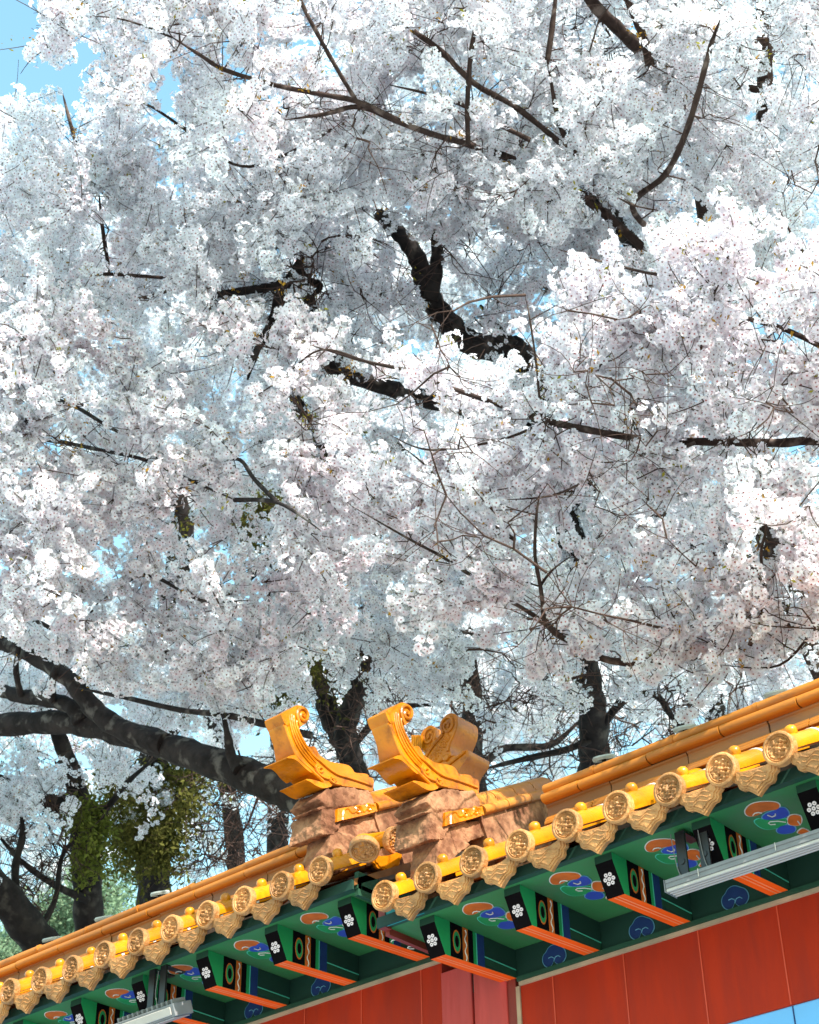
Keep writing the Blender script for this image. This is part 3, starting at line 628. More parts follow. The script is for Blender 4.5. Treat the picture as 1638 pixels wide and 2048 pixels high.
def tubes_mesh(name, list_, mat_, parent, n=5):
    """many tapered tubes (path, radii) in one mesh, vectorised per path"""
    V, F = [], []; vo = 0; base = wpos(parent); ang = np.arange(n)*2*math.pi/n
    for path, rad in list_:
        path = np.asarray(path); k = len(path); t = np.gradient(path, axis=0); t /= np.linalg.norm(t, axis=1)[:, None]+1e-9
        a = np.array([.31, .22, .92]); u = np.cross(t, a); u /= np.linalg.norm(u, axis=1)[:, None]+1e-9; v = np.cross(t, u)
        P = path[:, None]+np.asarray(rad)[:, None, None]*(np.cos(ang)[None, :, None]*u[:, None]+np.sin(ang)[None, :, None]*v[:, None])
        V.append(P.reshape(-1, 3)-base); i = np.arange(k-1)[:, None]*n; j = np.arange(n)[None]; j2 = (j+1) % n
        F.append(np.stack([i+j, i+j2, i+n+j2, i+n+j], -1).reshape(-1, 4)+vo); vo += k*n
    if not V: return None
    V = np.concatenate(V); F = np.concatenate(F); me = bpy.data.meshes.new(name)
    me.vertices.add(len(V)); me.vertices.foreach_set('co', V.astype(np.float32).ravel()); me.loops.add(F.size); me.loops.foreach_set('vertex_index', F.astype(np.int32).ravel())
    me.polygons.add(len(F)); me.polygons.foreach_set('loop_start', (np.arange(len(F))*4).astype(np.int32)); me.polygons.foreach_set('use_smooth', np.ones(len(F), bool)); me.materials.append(mat_); me.update()
    o = bpy.data.objects.new(name, me); col.objects.link(o); o.parent = parent; return o

def in_poly(x, y, poly):
    c = False; j = len(poly)-1
    for i in range(len(poly)):
        (x1, y1), (x2, y2) = poly[i], poly[j]
        if (y1 > y) != (y2 > y) and x < (x2-x1)*(y-y1)/(y2-y1)+x1: c = not c
        j = i
    return c
OPEN_SKY = [(-400, -400), (10, -60), (55, 0), (95, 40), (90, 75), (66, 95), (70, 125), (38, 160), (0, 196), (-400, 250)]
def bough(pts, depth, rp, skew=None):
    """traced bough: photo points with a depth (or depths) -> smooth 3-D path and radii given in photo pixels"""
    n = len(pts); d = np.interp(np.linspace(0, 1, n), np.linspace(0, 1, len(np.atleast_1d(depth))), np.atleast_1d(depth))
    if skew: d = d+np.array([skew(x) for x, _ in pts])
    r_ = np.interp(np.linspace(0, 1, n), np.linspace(0, 1, len(np.atleast_1d(rp))), np.atleast_1d(rp))
    if r_[-1] < 9: r_[-1] *= .35
    P = np.array(resample([np.append(at(x, y, dd), rr*dd/FX) for (x, y), dd, rr in zip(pts, d, r_)], 6))
    return P[:, :3], np.maximum(P[:, 3], .002)
EXPOSE = [([(1035,692),(930,670),(890,630),(860,590),(838,520),(812,482),(760,430)], 24, 13), ([(870,590),(874,490)], 12, 12.5), ([(1275,495),(1230,440),(1160,380)], 14, 12.5), ([(600,520),(560,590),(510,710)], 11, 12.5), ([(600,545),(660,572),(615,600)], 9, 12.5),
 ([(445,588),(520,562)], 10, 12), ([(660,735),(840,790)], 14, 12.4), ([(1185,0),(1330,170)], 18, 10.8), ([(1255,0),(1290,110)], 12, 10.8), ([(1530,40),(1530,165)], 20, 12.2), ([(1420,90),(1400,175),(1330,350),(1265,415)], 9, 9.9), ([(345,75),(450,140),(550,170),(640,188)], 7, 10),
 ([(575,240),(650,228),(720,214),(800,245),(870,270),(940,290)], 8, 10), ([(935,288),(936,200),(944,80)], 7, 10), ([(690,165),(650,100),(605,10)], 7, 10), ([(1040,220),(950,168),(900,120)], 7, 10.4), ([(820,55),(860,85)], 6, 10.4), ([(1110,0),(1095,120)], 9, 10.2),
 ([(1185,1345),(1190,1515)], 34, 14), ([(1130,1278),(1085,1243),(1030,1208)], 8, 8.8), ([(1085,1240),(1072,1110)], 7, 8.8), ([(1080,1172),(1142,1112)], 6, 8.8), ([(1440,884),(1640,882)], 7, 8.2), ([(1110,845),(1250,872)], 6, 8.6), ([(1530,1050),(1520,1115)], 5, 8), ([(895,1120),(800,1070)], 6, 9.2),
 ([(95,882),(200,900),(290,920)], 6, 12.4), ([(130,805),(220,855)], 6, 12.4), ([(480,920),(555,1000)], 7, 11), ([(600,1590),(440,1530),(230,1462),(0,1450)], 30, 14), ([(250,1470),(190,1420),(130,1355),(0,1285)], 18, 13), ([(590,790),(650,910)], 14, 17), ([(355,990),(370,1060)], 20, 16.5),
 ([(125,195),(150,280)], 7, 12), ([(200,390),(215,520)], 7, 12), ([(300,210),(375,265)], 6, 11), ([(1560,655),(1638,690)], 6, 9), ([(1078,750),(1085,835)], 6, 8.8), ([(640,1330),(660,1450),(700,1510)], 18, 17.5), ([(735,1320),(690,1460)], 18, 17.5), ([(175,1580),(178,1830)], 24, 14.5), ([(100,1605),(160,1570)], 20, 14.5)]
_ex = np.array([(a[0], a[1], b[0], b[1], w_, dm) for L_, w_, dm in EXPOSE for a, b in zip(L_[:-1], L_[1:])], float)
def exposed(q):
    """True where an umbel would sit right in front of a bough that shows bare in the photo"""
    if len(q) == 0: return np.zeros(0, bool)
    A = _ex[:, :2]; D = _ex[:, 2:4]-A; t_ = np.clip(((q[:, None, :2]-A)*D).sum(-1)/(D*D).sum(-1), 0, 1); d = np.linalg.norm(q[:, None, :2]-A-D*t_[..., None], axis=-1)
    return ((d < _ex[:, 4]*.85+.055*FX/q[:, 2:3]*np.where(_ex[:, 4] < 11, .85, .5)) & (q[:, 2:3] < _ex[:, 5])).any(1)
class Tree:
    def __init__(s, name, base, label, cat, seed, group=None):
        s.root = empty(name, base, label, cat, group); s.rg = np.random.default_rng(seed); s.limbs = []; s.twigs = []; s.nodes = []; s.fl = []; s.lv = []; s.skew = None; s.fskew = None; s.thin = 1.
    def limb(s, pts, depth, rp, node=True, thin=False):
        P, r_ = bough(pts, depth, rp, s.skew); r_ = r_*s.thin; (s.twigs if thin else s.limbs).append((P, r_))
        if node: s.nodes += [(p, r) for p, r in zip(P[::2], r_[::2])]
        return P
    def raw(s, P, r_, node=False):
        P = np.array(resample(P, 6)); r_ = np.interp(np.linspace(0, 1, len(P)), np.linspace(0, 1, len(r_)), r_); s.limbs.append((P, r_))
        if node: s.nodes += [(p, r) for p, r in zip(P[::2], r_[::2])]
    def clusters(s, P, dens, spread, tint, size, lod):
        """flower umbels along a twig path"""
        rg = s.rg; seg = np.linalg.norm(np.diff(P, axis=0), axis=1); cum = np.concatenate([[0], np.cumsum(seg)]); L = cum[-1]
        n = max(1, int(L/.052*dens)); ts = (np.arange(n)+rg.random(n)*.9)/n*L
        C = np.stack([np.interp(ts, cum, P[:, k]) for k in range(3)], -1); k = rg.integers(12, 21, n)
        ci = np.repeat(np.arange(n), k); N = len(ci)
        if N == 0: return
        q = project(C); keep = (q[:, 0] > -460) & (q[:, 0] < 2120) & (q[:, 1] > -420) & (q[:, 1] < 2000) & (q[:, 2] > 1)
        keep &= np.array([not in_poly(a, b, OPEN_SKY) for a, b in q[:, :2]]); keep &= ~(exposed(q) & (rg.random(n) < .95)); keep = keep[ci]
        d = rg.normal(size=(N, 3)); d /= np.linalg.norm(d, axis=1)[:, None]; d[:, 2] -= .05
        bias = rg.normal(size=(n, 3))*.32; d = d+bias[ci]; d /= np.linalg.norm(d, axis=1)[:, None]
        pos = C[ci]+d*(spread*(.85+.3*rg.random(n)))[ci][:, None]*(.78+.28*rg.random(N))[:, None]
        nrm = d+rg.normal(size=(N, 3))*.30
        sz = size*(.82+.32*rg.random(N)); tn = np.clip(tint+rg.normal(0, .10, n)[ci]+rg.normal(0, .05, N), 0, 1)
        s.fl.append((lod, pos[keep], nrm[keep], sz[keep], tn[keep]))
        # young bronze leaves at a few of the umbels
        m = rg.random(n) < .10; 
        if m.any():
            li = np.repeat(np.where(m)[0], 6); Nn = len(li); p = C[li]+rg.normal(size=(Nn, 3))*.010; p = p+rg.normal(size=(Nn, 3))*.004
            dd = rg.normal(size=(Nn, 3)); off = C[li]*0+(bias[li]+rg.normal(size=(Nn, 3))*.2); off /= np.linalg.norm(off, axis=1)[:, None]
            s.lv.append((2, p+off*spread*.9, dd, np.full(Nn, .026)*(.7+.6*rg.random(Nn)), np.repeat((rg.random(n) < .3).astype(float)*.9, 6*m.astype(int))))
    def spray(s, target, tint, size, lod, spread=.052, side=5, slen=(.18, .42), bare=.35, dens=1., sag=.08, maxr=.011):
        rg = s.rg; N = np.array([p for p, _ in s.nodes]); d = np.linalg.norm(N-target, axis=1); i = int(np.argmin(d+rg.random(len(d))*.25)); a = N[i]; L = d[i]
        k = max(4, int(L/.12)); t = np.linspace(0, 1, k)[:, None]; w_ = rg.normal(size=3)*L*.13
        P = a+(target-a)*t+w_*np.sin(math.pi*t)+np.array([0, 0, sag])*L*np.sin(math.pi*t)
        P[1:-1] += rg.normal(size=(k-2, 3))*.022
        r0 = min(maxr*.75, s.nodes[i][1]*.7, .003+.005*L); rad = np.linspace(r0, .0018, k); s.twigs.append((P, rad)); s.nodes += [(p, r) for p, r in zip(P[1:], rad[1:])]
        s.clusters(P[int(k*bare):], dens, spread, tint, size, lod)
        ax = (target-a)/(L+1e-6)
        for _ in range(side):
            j = rg.integers(int(k*.25), k); b = P[j]; dr = rg.normal(size=3)*.75+ax*.65+np.array([0, 0, .18]); dr /= np.linalg.norm(dr); l = rg.uniform(*slen)
            q = np.linspace(0, 1, 6)[:, None]; Q = b+dr*l*q+rg.normal(size=3)*.10*l*np.sin(math.pi*q)+np.array([0, 0, .10])*l*q*q
            s.twigs.append((Q, np.linspace(.0034, .0015, 6))); s.clusters(Q[1 if rg.random() < .6 else 2:], dens, spread, tint, size, lod)
    def fill(s, n, poly, depth, tint, size, lod, near_first=True, **kw):
        rg = s.rg; xs = [p[0] for p in poly]; ys = [p[1] for p in poly]; T = []
        while len(T) < n:
            x = rg.uniform(min(xs), max(xs)); y = rg.uniform(min(ys), max(ys))
            if in_poly(x, y, poly) and not in_poly(x, y, OPEN_SKY): T.append((at(x, y, rg.uniform(*depth)+(s.fskew(x) if s.fskew else 0)), x))
        N = np.array([p for p, _ in s.nodes]); T.sort(key=lambda p: np.min(np.linalg.norm(N-p[0], axis=1)))
        for p, _ in T: s.spray(p, np.clip(tint+rg.normal(0, .12), 0, 1), size, lod, **kw)
    def foliage(s, n, poly, depth, size=.03, dens=1., green=.3, L=(.3, .7), spread=.06, ln=1.):
        """leafy or needled shoots"""
        rg = s.rg; xs = [p[0] for p in poly]; ys = [p[1] for p in poly]; c = 0
        while c < n:
            x = rg.uniform(min(xs), max(xs)); y = rg.uniform(min(ys), max(ys))
            if not in_poly(x, y, poly): continue
            c += 1; p = at(x, y, rg.uniform(*depth)); N = np.array([q for q, _ in s.nodes]); d = np.linalg.norm(N-p, axis=1); i = int(np.argmin(d)); a = N[i]
            k = max(4, int(d[i]/.15)); t = np.linspace(0, 1, k)[:, None]; P = a+(p-a)*t+rg.normal(size=3)*d[i]*.1*np.sin(math.pi*t)
            s.twigs.append((P, np.linspace(min(.012, .004+.006*d[i]), .002, k)))
            for _ in range(4):
                dr = rg.normal(size=3); dr[2] -= .2; dr /= np.linalg.norm(dr); l = rg.uniform(*L); q = np.linspace(0, 1, 6)[:, None]; Q = p+dr*l*(q-.3)-np.array([0, 0, .15])*l*q*q
                s.twigs.append((Q, np.linspace(.004, .0015, 6))); m = int(l*220*dens); u = rg.random(m)[:, None]; C = p+dr*l*(u-.3)-np.array([0, 0, .15])*l*u*u
                off = rg.normal(size=(m, 3)); off /= np.linalg.norm(off, axis=1)[:, None]; s.lv.append((2, C+off*spread*rg.random(m)[:, None], rg.normal(size=(m, 3)), size*(.6+.7*rg.random(m)), np.clip(green+rg.normal(0, .25)+rg.normal(0, .12, m), 0, 1)))
    def bare_twigs(s, n, poly, depth, L=(.3, .9), r0=.006):
        rg = s.rg; xs = [p[0] for p in poly]; ys = [p[1] for p in poly]; c = 0
        while c < n:
            x = rg.uniform(min(xs), max(xs)); y = rg.uniform(min(ys), max(ys))
            if not in_poly(x, y, poly): continue
            c += 1; p = at(x, y, rg.uniform(*depth)); N = np.array([q for q, _ in s.nodes]); d = np.linalg.norm(N-p, axis=1); i = int(np.argmin(d)); a = N[i]
            k = max(5, int(d[i]/.12)); t = np.linspace(0, 1, k)[:, None]; P = a+(p-a)*t+rg.normal(size=3)*d[i]*.12*np.sin(math.pi*t); P[1:-1] += rg.normal(size=(k-2, 3))*.02
            s.twigs.append((P, np.linspace(min(.016, r0+.006*d[i]), .002, k))); s.nodes += [(q, .01) for q in P[1:]]
            for _ in range(4):
                b = P[rg.integers(1, k)]; dr = (p-a)/(d[i]+1e-6)*.5+rg.normal(size=3)*.6; dr /= np.linalg.norm(dr); l = rg.uniform(*L)*.6; q = np.linspace(0, 1, 5)[:, None]
                s.twigs.append((b+dr*l*q+rg.normal(size=3)*.08*l*np.sin(math.pi*q), np.linspace(r0*.6, .0015, 5)))
    def build(s, bark_=None, n=12, leaf=None, leaf_name='young_leaves'):
        m = MB()
        for P, r_ in s.limbs:
            ph = s.rg.random()*9; r2 = r_*(1+.07*np.sin(np.arange(len(r_))*1.7+ph)); m.tube(P, r2, n, 0, True, True, .10)
        if s.limbs:
            o = m.build('trunk', bark_ or bark_m, s.root)
        tubes_mesh('branches', s.twigs, twig_m, s.root)
        parts = []
        for lod in (0, 1):
            q = [f for f in s.fl if f[0] == lod]
            if q: parts.append((TEMPL[lod],)+tuple(np.concatenate([f[i] for f in q]) for i in (1, 2, 3, 4)))
        s.count = sum(len(p[1]) for p in parts)
        if parts: scatter_mesh('crown', parts, [petal_m, eye_m, stalk_m], s.root)
        if s.lv: scatter_mesh(leaf_name, [(TEMPL[2],)+tuple(np.concatenate([f[i] for f in s.lv]) for i in (1, 2, 3, 4))], [leaf or bud_m], s.root)
        print('TREE', s.root.name, 'flowers', s.count, 'twigs', len(s.twigs))
def ground_under(p): return np.array([p[0], p[1], 0.])

# --- nearest cherry: long pale pink boughs reaching in from the right, just behind the wall
A = at(1900, 1000, 8.3); g0 = ground_under(A+np.array([.5, 1.2, 0]))
t = Tree('cherry_tree', g0, 'nearest cherry tree with pinkish boughs reaching in from the right edge across the middle', 'tree', 101, 'blossoming cherry trees'); t.thin = .8; t.skew = t.fskew = lambda x: max(0, 1638-x)*.0019
t.raw([g0, g0+np.array([0, 0, 2.5]), A+np.array([.35, .8, -1.0]), A, at(1850, 760, 8.3), at(1800, 400, 8.6)], [.17, .15, .12, .09, .06, .03], True)
t.limb([(1900,1000),(1760,915),(1640,882),(1560,886),(1440,884),(1300,880),(1220,868),(1130,850),(1070,835),(985,805),(900,775),(830,745),(720,720),(620,690)], [8.3, 7.9, 7.6, 7.5, 7.4], [15, 12, 10, 9, 7, 5, 3])
t.limb([(1640,882),(1638,820),(1650,730),(1640,640)], 7.9, [9, 5]); t.limb([(1450,882),(1449,820),(1456,760)], 7.6, [5, 3])
t.limb([(1085,838),(1078,790),(1074,740),(1060,640),(1050,590)], [7.4, 7.2], [4, 2]); t.limb([(1390,886),(1300,918),(1180,960),(1100,992),(1000,1000)], [7.6, 7.4], [5, 2])
t.limb([(1900,1000),(1750,1180),(1500,1290),(1250,1325),(1130,1278),(1085,1243),(1030,1208),(960,1180)], [8.3, 7.7, 7.4], [13, 11, 9, 6, 3])
t.limb([(1088,1245),(1082,1180),(1070,1110),(1073,1030),(1080,985)], [7.4, 7.3], [6, 3]); t.limb([(1080,1172),(1105,1140),(1142,1112)], 7.4, [4, 2]); t.limb([(1076,1172),(1040,1162),(980,1160)], 7.4, [2.5, 1.5])
t.limb([(1500,1290),(1530,1200),(1522,1110),(1532,1050),(1508,1010)], [7.5, 7.3], [6, 2]); t.limb([(1000,1190),(895,1120),(840,1090),(795,1065),(700,1010)], [7.4, 7.3], [5, 2])
t.limb([(1030,1080),(935,1015),(890,975),(850,930),(800,890)], [7.5, 7.3], [5, 2]); t.limb([(1850,760),(1740,740),(1638,690),(1560,655),(1480,630),(1390,560),(1290,545),(1120,500)], [8.3, 7.6], [9, 7, 5, 3])
t.limb([(1800,640),(1690,590),(1638,535),(1595,490),(1560,420)], [8.3, 7.6], [6, 3]); t.limb([(1640,1240),(1560,1330),(1440,1330)], 7.6, [4, 2])
t.limb([(730,722),(640,700),(560,760),(500,800)], 7.4, [3, 2]); t.limb([(1100,840),(1000,880),(860,900),(780,870)], [7.4, 7.3], [4, 2])
for n_, poly, dep, ti in ((54, [(1000,560),(1638,480),(1760,520),(1760,900),(1050,860),(700,760),(690,690),(1030,790)], (7.2, 8.0), .42), (72, [(750,870),(1000,840),(1700,880),(1700,1340),(1300,1350),(950,1250),(760,1100)], (7.1, 7.9), .42), (26, [(380,640),(620,660),(720,740),(640,900),(800,1000),(760,1080),(520,960),(560,800)], (7.3, 7.9), .45)):
    t.fill(n_, poly, dep, ti-.03, .0200, 0)
t.fill(26, [(1720,420),(2120,380),(2120,1200),(1720,1250)], (7.6, 9.0), .35, .0200, 0)
t.bare_twigs(46, [(700,560),(1700,560),(1700,1320),(760,1300)], (7.2, 8.0), (.2, .5), .0035)
t.build(bark3_m)
near = t

# --- left cherry: heavy leaning limb behind the left roof, pink boughs across the left
J = at(700, 1650, 9.7); g0 = ground_under(J+np.array([.25, .3, 0]))
t = Tree('cherry_tree', g0, 'cherry tree whose thick grey limb leans out to the left behind the curled roof ornaments', 'tree', 102, 'blossoming cherry trees'); t.skew = lambda x: float(np.interp(x, [-300, 0, 300, 700], [3.9, 3.4, 2.2, .3]))
t.raw([g0, g0*.5+ground_under(J)*.5+np.array([0, 0, J[2]*.45]), J], [.24, .21, .165], True)
t.limb([(700,1650),(600,1590),(540,1568),(440,1530),(340,1495),(230,1462),(130,1445),(0,1450),(-130,1460),(-300,1440)], [9.7, 9.3, 9.1, 9.0], [48, 39, 32, 27, 24, 23, 22])
t.limb([(330,1488),(250,1462),(190,1420),(140,1360),(70,1315),(0,1285),(-100,1250)], [9.15, 8.9, 8.8], [23, 20, 16, 13]); t.limb([(160,1444),(145,1415),(100,1400),(40,1392),(0,1380),(-100,1360)], 9.0, [17, 15, 12])
t.limb([(620,1470),(535,1450),(450,1430),(360,1420),(250,1395),(150,1375)], [9.3, 8.8], [8, 6, 4]); t.limb([(42,1392),(32,1335),(45,1270),(80,1200)], [8.9, 8.5], [7, 4]); t.limb([(105,1402),(108,1345),(138,1290),(200,1200)], [8.9, 8.4], [8, 4])
t.limb([(480,1540),(462,1510),(455,1470),(440,1400)], 9.2, [15, 9, 4]); t.limb([(-300,1440),(-250,1100),(-180,850),(-100,700)], [9.0, 8.6], [16, 8])
t.limb([(-180,850),(0,880),(95,880),(200,900),(290,920),(380,960),(470,1000)], [8.6, 8.2], [6, 4, 3]); t.limb([(-200,900),(0,780),(130,805),(220,855),(330,910)], [8.6, 8.3], [5, 3]); t.limb([(-240,1000),(0,960),(110,1050),(200,1090)], [8.7, 8.2], [5, 3])
t.limb([(200,1200),(290,1150),(400,1200),(500,1200)], [8.4, 8.1], [5, 2]); t.limb([(555,1005),(510,960),(480,920),(445,925)], 8.3, [5, 3]); t.limb([(470,1000),(555,1005),(640,1060)], 8.3, [5, 3]); t.limb([(-150,1250),(60,1240),(160,1300),(260,1290)], 8.6, [5, 3])
for n_, poly, dep, ti in ((46, [(-150,640),(300,600),(420,800),(560,900),(420,1000),(-150,1000)], (9.4, 10.8), .36), (52, [(-150,980),(420,980),(650,960),(760,1180),(560,1270),(240,1330),(60,1260),(-150,1260)], (9.4, 10.8), .42), (16, [(380,1290),(620,1260),(560,1400),(420,1420)], (9.8, 10.8), .25), (8, [(-60,1290),(250,1320),(230,1400),(60,1360)], (10.2, 11.2), .3)):
    t.fill(n_, poly, dep, ti-.03, .0200, 0)
t.fill(20, [(-460,680),(-130,680),(-130,1300),(-460,1300)], (10.4, 12), .3, .0200, 1, spread=.06); t.fill(22, [(80,700),(620,700),(560,1130),(80,1150)], (11.4, 12.8), .15, .0205, 1, spread=.062)
t.build()

# --- middle cherry: dark trunk on the right behind the ridge, twisting limb in the centre
B = at(1190, 1560, 14.2); g0 = ground_under(B)
t = Tree('cherry_tree', g0, 'cherry tree with dark trunk behind the right ridge and twisting black limb in the centre', 'tree', 103, 'blossoming cherry trees')
t.raw([g0, (g0+B)/2, B], [.16, .14, .125]); t.limb([(1190,1560),(1188,1500),(1185,1420),(1172,1340),(1165,1200),(1130,1020),(1090,850),(1050,740),(1025,690)], [14.2, 13.6, 12.8, 12.2], [34, 29, 27, 26, 25, 24])
t.limb([(1100,860),(1050,720),(1000,698),(950,690),(905,655),(870,612),(848,570),(838,525),(812,482),(778,448),(755,425)], [12.4, 12.0, 11.8], [26, 27, 25, 21, 17, 12]); t.limb([(862,600),(872,540),(874,495),(860,430)], 11.9, [16, 14, 8]); t.limb([(1030,690),(985,640),(960,610)], 12, [9, 7]); t.limb([(905,650),(880,640),(845,600)], 11.9, [12, 8])
t.limb([(1100,880),(960,830),(840,795),(760,770),(665,735),(600,650),(560,600)], [12.6, 11.9], [20, 18, 16, 12]); t.limb([(690,740),(620,600),(600,530),(640,505),(690,495)], 11.8, [12, 12, 9]); t.limb([(600,530),(562,585),(545,640),(512,705),(495,760)], 11.6, [11, 9, 6]); t.limb([(590,555),(640,572),(612,600)], 11.6, [9, 6]); t.limb([(560,570),(500,580),(445,588),(380,600)], 11.6, [10, 6]); t.limb([(700,930),(650,900),(620,840),(590,780)], 12.6, [11, 9, 6])
t.limb([(1140,1000),(1250,900),(1290,700),(1280,560),(1255,470),(1200,410),(1130,378)], [12.8, 12.0], [20, 18, 16, 12]); t.limb([(1255,480),(1215,430),(1185,395)], 11.9, [14, 9]); t.limb([(1120,378),(1090,420),(1105,480)], 12, [8, 5]); t.limb([(1240,900),(1360,1080),(1450,1120)], [12.8, 12.0], [12, 8])
t.limb([(1180,1480),(1130,1500),(1040,1520),(960,1540)], [13.8, 13.4], [8, 5]); t.limb([(1205,1450),(1250,1400),(1310,1390),(1350,1440),(1400,1470)], [13.8, 13.0], [9, 7, 5])
for n_, poly, dep, ti, kw in ((92, [(380,300),(1300,250),(1300,620),(1000,640),(700,820),(420,760)], (11.0, 13.2), .10, {}), (78, [(480,760),(1000,700),(1400,620),(1700,640),(1700,1200),(1100,1250),(600,1150)], (11.2, 13.6), .14, {}), (46, [(560,1150),(1700,1120),(1700,1380),(1450,1460),(1100,1440),(600,1390)], (11.4, 13.6), .14, {})):
    t.fill(n_, poly, dep, ti, .0205, 1, spread=.062, side=6, slen=(.2, .5), maxr=.016, **kw)
t.bare_twigs(60, [(620,1280),(1500,1260),(1500,1400),(640,1420)], (11.6, 13.4), (.3, .8), .007); t.bare_twigs(60, [(900,1390),(1420,1360),(1420,1520),(960,1560)], (12.6, 14), (.3, .8), .006); t.bare_twigs(40, [(380,420),(760,380),(760,760),(420,720)], (11.0, 12.0), (.3, .8), .007); t.bare_twigs(36, [(560,380),(1200,360),(1100,620),(560,640)], (11.2, 12.4), (.3, .8), .006)
t.build(bark2_m)

# --- tall cherry: upper boughs against the sky
B = at(1480, 900, 13.6); g0 = ground_under(B+np.array([1.0, .6, 0]))
t = Tree('cherry_tree', g0, 'tall cherry tree with white blossom against the patch of blue sky at top left', 'tree', 104, 'blossoming cherry trees'); t.thin = .74
t.raw([g0, (g0+B)/2+np.array([.3, 0, .5]), B], [.26, .22, .17]); t.limb([(1480,900),(1440,600),(1400,360),(1335,172),(1290,112),(1240,60),(1185,5),(1100,-120)], [13.6, 12, 10.6, 10.2], [36, 30, 22, 19, 17, 15]); t.limb([(1300,130),(1285,70),(1260,10),(1230,-80)], 10.3, [13, 11, 9])
t.limb([(1440,600),(1520,400),(1528,220),(1530,100),(1525,0),(1500,-100)], [12.4, 11.6], [22, 21, 20]); t.limb([(1525,180),(1450,172),(1410,178)], 11.7, [10, 7]); t.limb([(1515,100),(1500,80),(1475,62)], 11.6, [12, 8])
t.limb([(1440,620),(1340,500),(1265,415),(1330,350),(1370,270),(1398,180),(1422,90),(1440,40)], [11.8, 9.6, 9.3], [8, 8, 9, 8, 5]); t.limb([(1268,412),(1235,395)], 9.6, [5, 3])
t.limb([(1440,640),(1200,420),(1050,330),(940,290),(870,270),(800,245),(720,214),(650,228),(570,240)], [11.8, 9.8, 9.6], [13, 11, 9, 8, 7, 4]); t.limb([(936,288),(935,200),(944,90),(962,20),(990,-60)], 9.6, [7, 7, 6, 4]); t.limb([(950,60),(920,0)], 9.6, [4, 3])
t.limb([(810,248),(720,205),(640,188),(550,170),(450,140),(400,110),(345,75)], [9.7, 9.5], [8, 7, 6, 4]); t.limb([(360,85),(358,60)], 9.5, [4, 2]); t.limb([(720,214),(690,165),(650,95),(605,10),(580,-60)], [9.6, 9.4], [6, 6, 5]); t.limb([(628,60),(655,30),(675,0)], 9.5, [3, 2])
t.limb([(1160,320),(1040,220),(950,168),(880,100),(820,55),(770,-10)], [10.2, 9.8], [8, 8, 6]); t.limb([(1060,280),(990,245),(900,200),(780,170)], [10, 9.8], [7, 5]); t.limb([(1095,120),(1105,50),(1115,-40)], 9.8, [8, 8]); t.limb([(1160,320),(1120,250),(1095,120)], [10.4, 9.8], [7, 8])
t.limb([(1340,172),(1365,130),(1345,60),(1330,-40)], 10.8, [9, 8, 7])
t.limb([(700,240),(520,330),(430,310),(378,265),(300,212),(240,190)], [10.4, 10.8, 10.4], [4, 4, 4, 2.5]); t.limb([(570,240),(500,420),(380,560),(230,600),(215,520),(203,440),(198,385)], [10.4, 12, 11.4], [3, 5, 5, 6, 3]); t.limb([(500,420),(260,420),(165,330),(150,280),(135,225),(125,185)], [11.6, 11.6], [3, 3, 5, 5, 3]); t.limb([(380,560),(190,548),(100,570),(30,565)], [11.6, 11], [5, 5, 3]); t.limb([(720,214),(640,400),(520,520),(380,560)], [10, 12, 12], [3, 4]); t.limb([(345,75),(250,40),(160,30)], [9.5, 9.8], [3, 2]); t.limb([(150,70),(158,30),(150,-40)], 10, [4, 4]); t.limb([(500,210),(440,245),(455,290)], 9.8, [4, 2])
for n_, poly, dep, ti, lod in ((86, [(-150,340),(60,190),(260,170),(560,240),(700,330),(520,520),(380,640),(-150,720)], (10.0, 12.4), .16, 1), (78, [(60,40),(250,-150),(900,-150),(960,260),(560,300),(200,190),(90,150)], (9.2, 11.4), .24, 1), (70, [(900,-150),(1400,-150),(1300,420),(900,420)], (9.4, 11.6), .10, 1), (84, [(1300,-150),(1800,-150),(1800,520),(1650,640),(1280,560)], (9.4, 12.0), .10, 1), (30, [(560,260),(1100,250),(1100,420),(560,420)], (10.0, 11.6), .08, 1)):
    t.fill(n_, poly, dep, ti, .0195, lod, spread=.060, side=6, slen=(.2, .48), maxr=.014)
t.bare_twigs(26, [(1120,40),(1240,60),(1230,220),(1160,220)], (11, 12), (.2, .5), .007); t.bare_twigs(26, [(1540,0),(1700,0),(1700,130),(1540,100)], (11, 12.4), (.3, .6), .006)
t.fill(30, [(-150,-400),(1900,-400),(1900,-130),(-150,-130)], (10.2, 12.4), .12, .0195, 1, spread=.06); t.fill(18, [(1780,-200),(2120,-200),(2120,420),(1780,420)], (10.2, 12.6), .12, .0195, 1, spread=.06)
t.bare_twigs(60, [(300,0),(1640,0),(1640,420),(500,420)], (9.3, 10.6), (.25, .6), .004)
t.build(bark3_m)

# --- trees standing farther back
ever_m = petal_material('evergreen_needle', (.07, .068, .018), (.22, .21, .05), .3)
ivy_m = petal_material('ivy_leaf', (.08, .10, .02), (.28, .30, .06), .3)
fargreen_m = petal_material('spring_leaf', (.16, .26, .16), (.30, .36, .20), .4)
BK = 'trees standing behind the walls'
def standing(name, pts, depth, rp, label, cat, seed, group=BK):
    """a tree whose lowest traced point carries on straight down to the ground"""
    P0 = at(*pts[0], np.atleast_1d(depth)[0]); g0 = ground_under(P0); t = Tree(name, g0, label, cat, seed, group); r0 = np.atleast_1d(rp)[0]*np.atleast_1d(depth)[0]/FX
    t.raw([g0, (g0+P0)/2, P0], [r0*1.25, r0*1.1, r0]); t.limb(pts, depth, rp); return t
t = standing('ivy_clad_tree', [(180,1960),(178,1850),(173,1740),(165,1650),(152,1575),(120,1480),(80,1400)], [14, 13.6], [31, 30, 28, 24, 16, 10], 'dark upright trunk wrapped in green ivy behind the left roof, with blossom above', 'tree', 201)
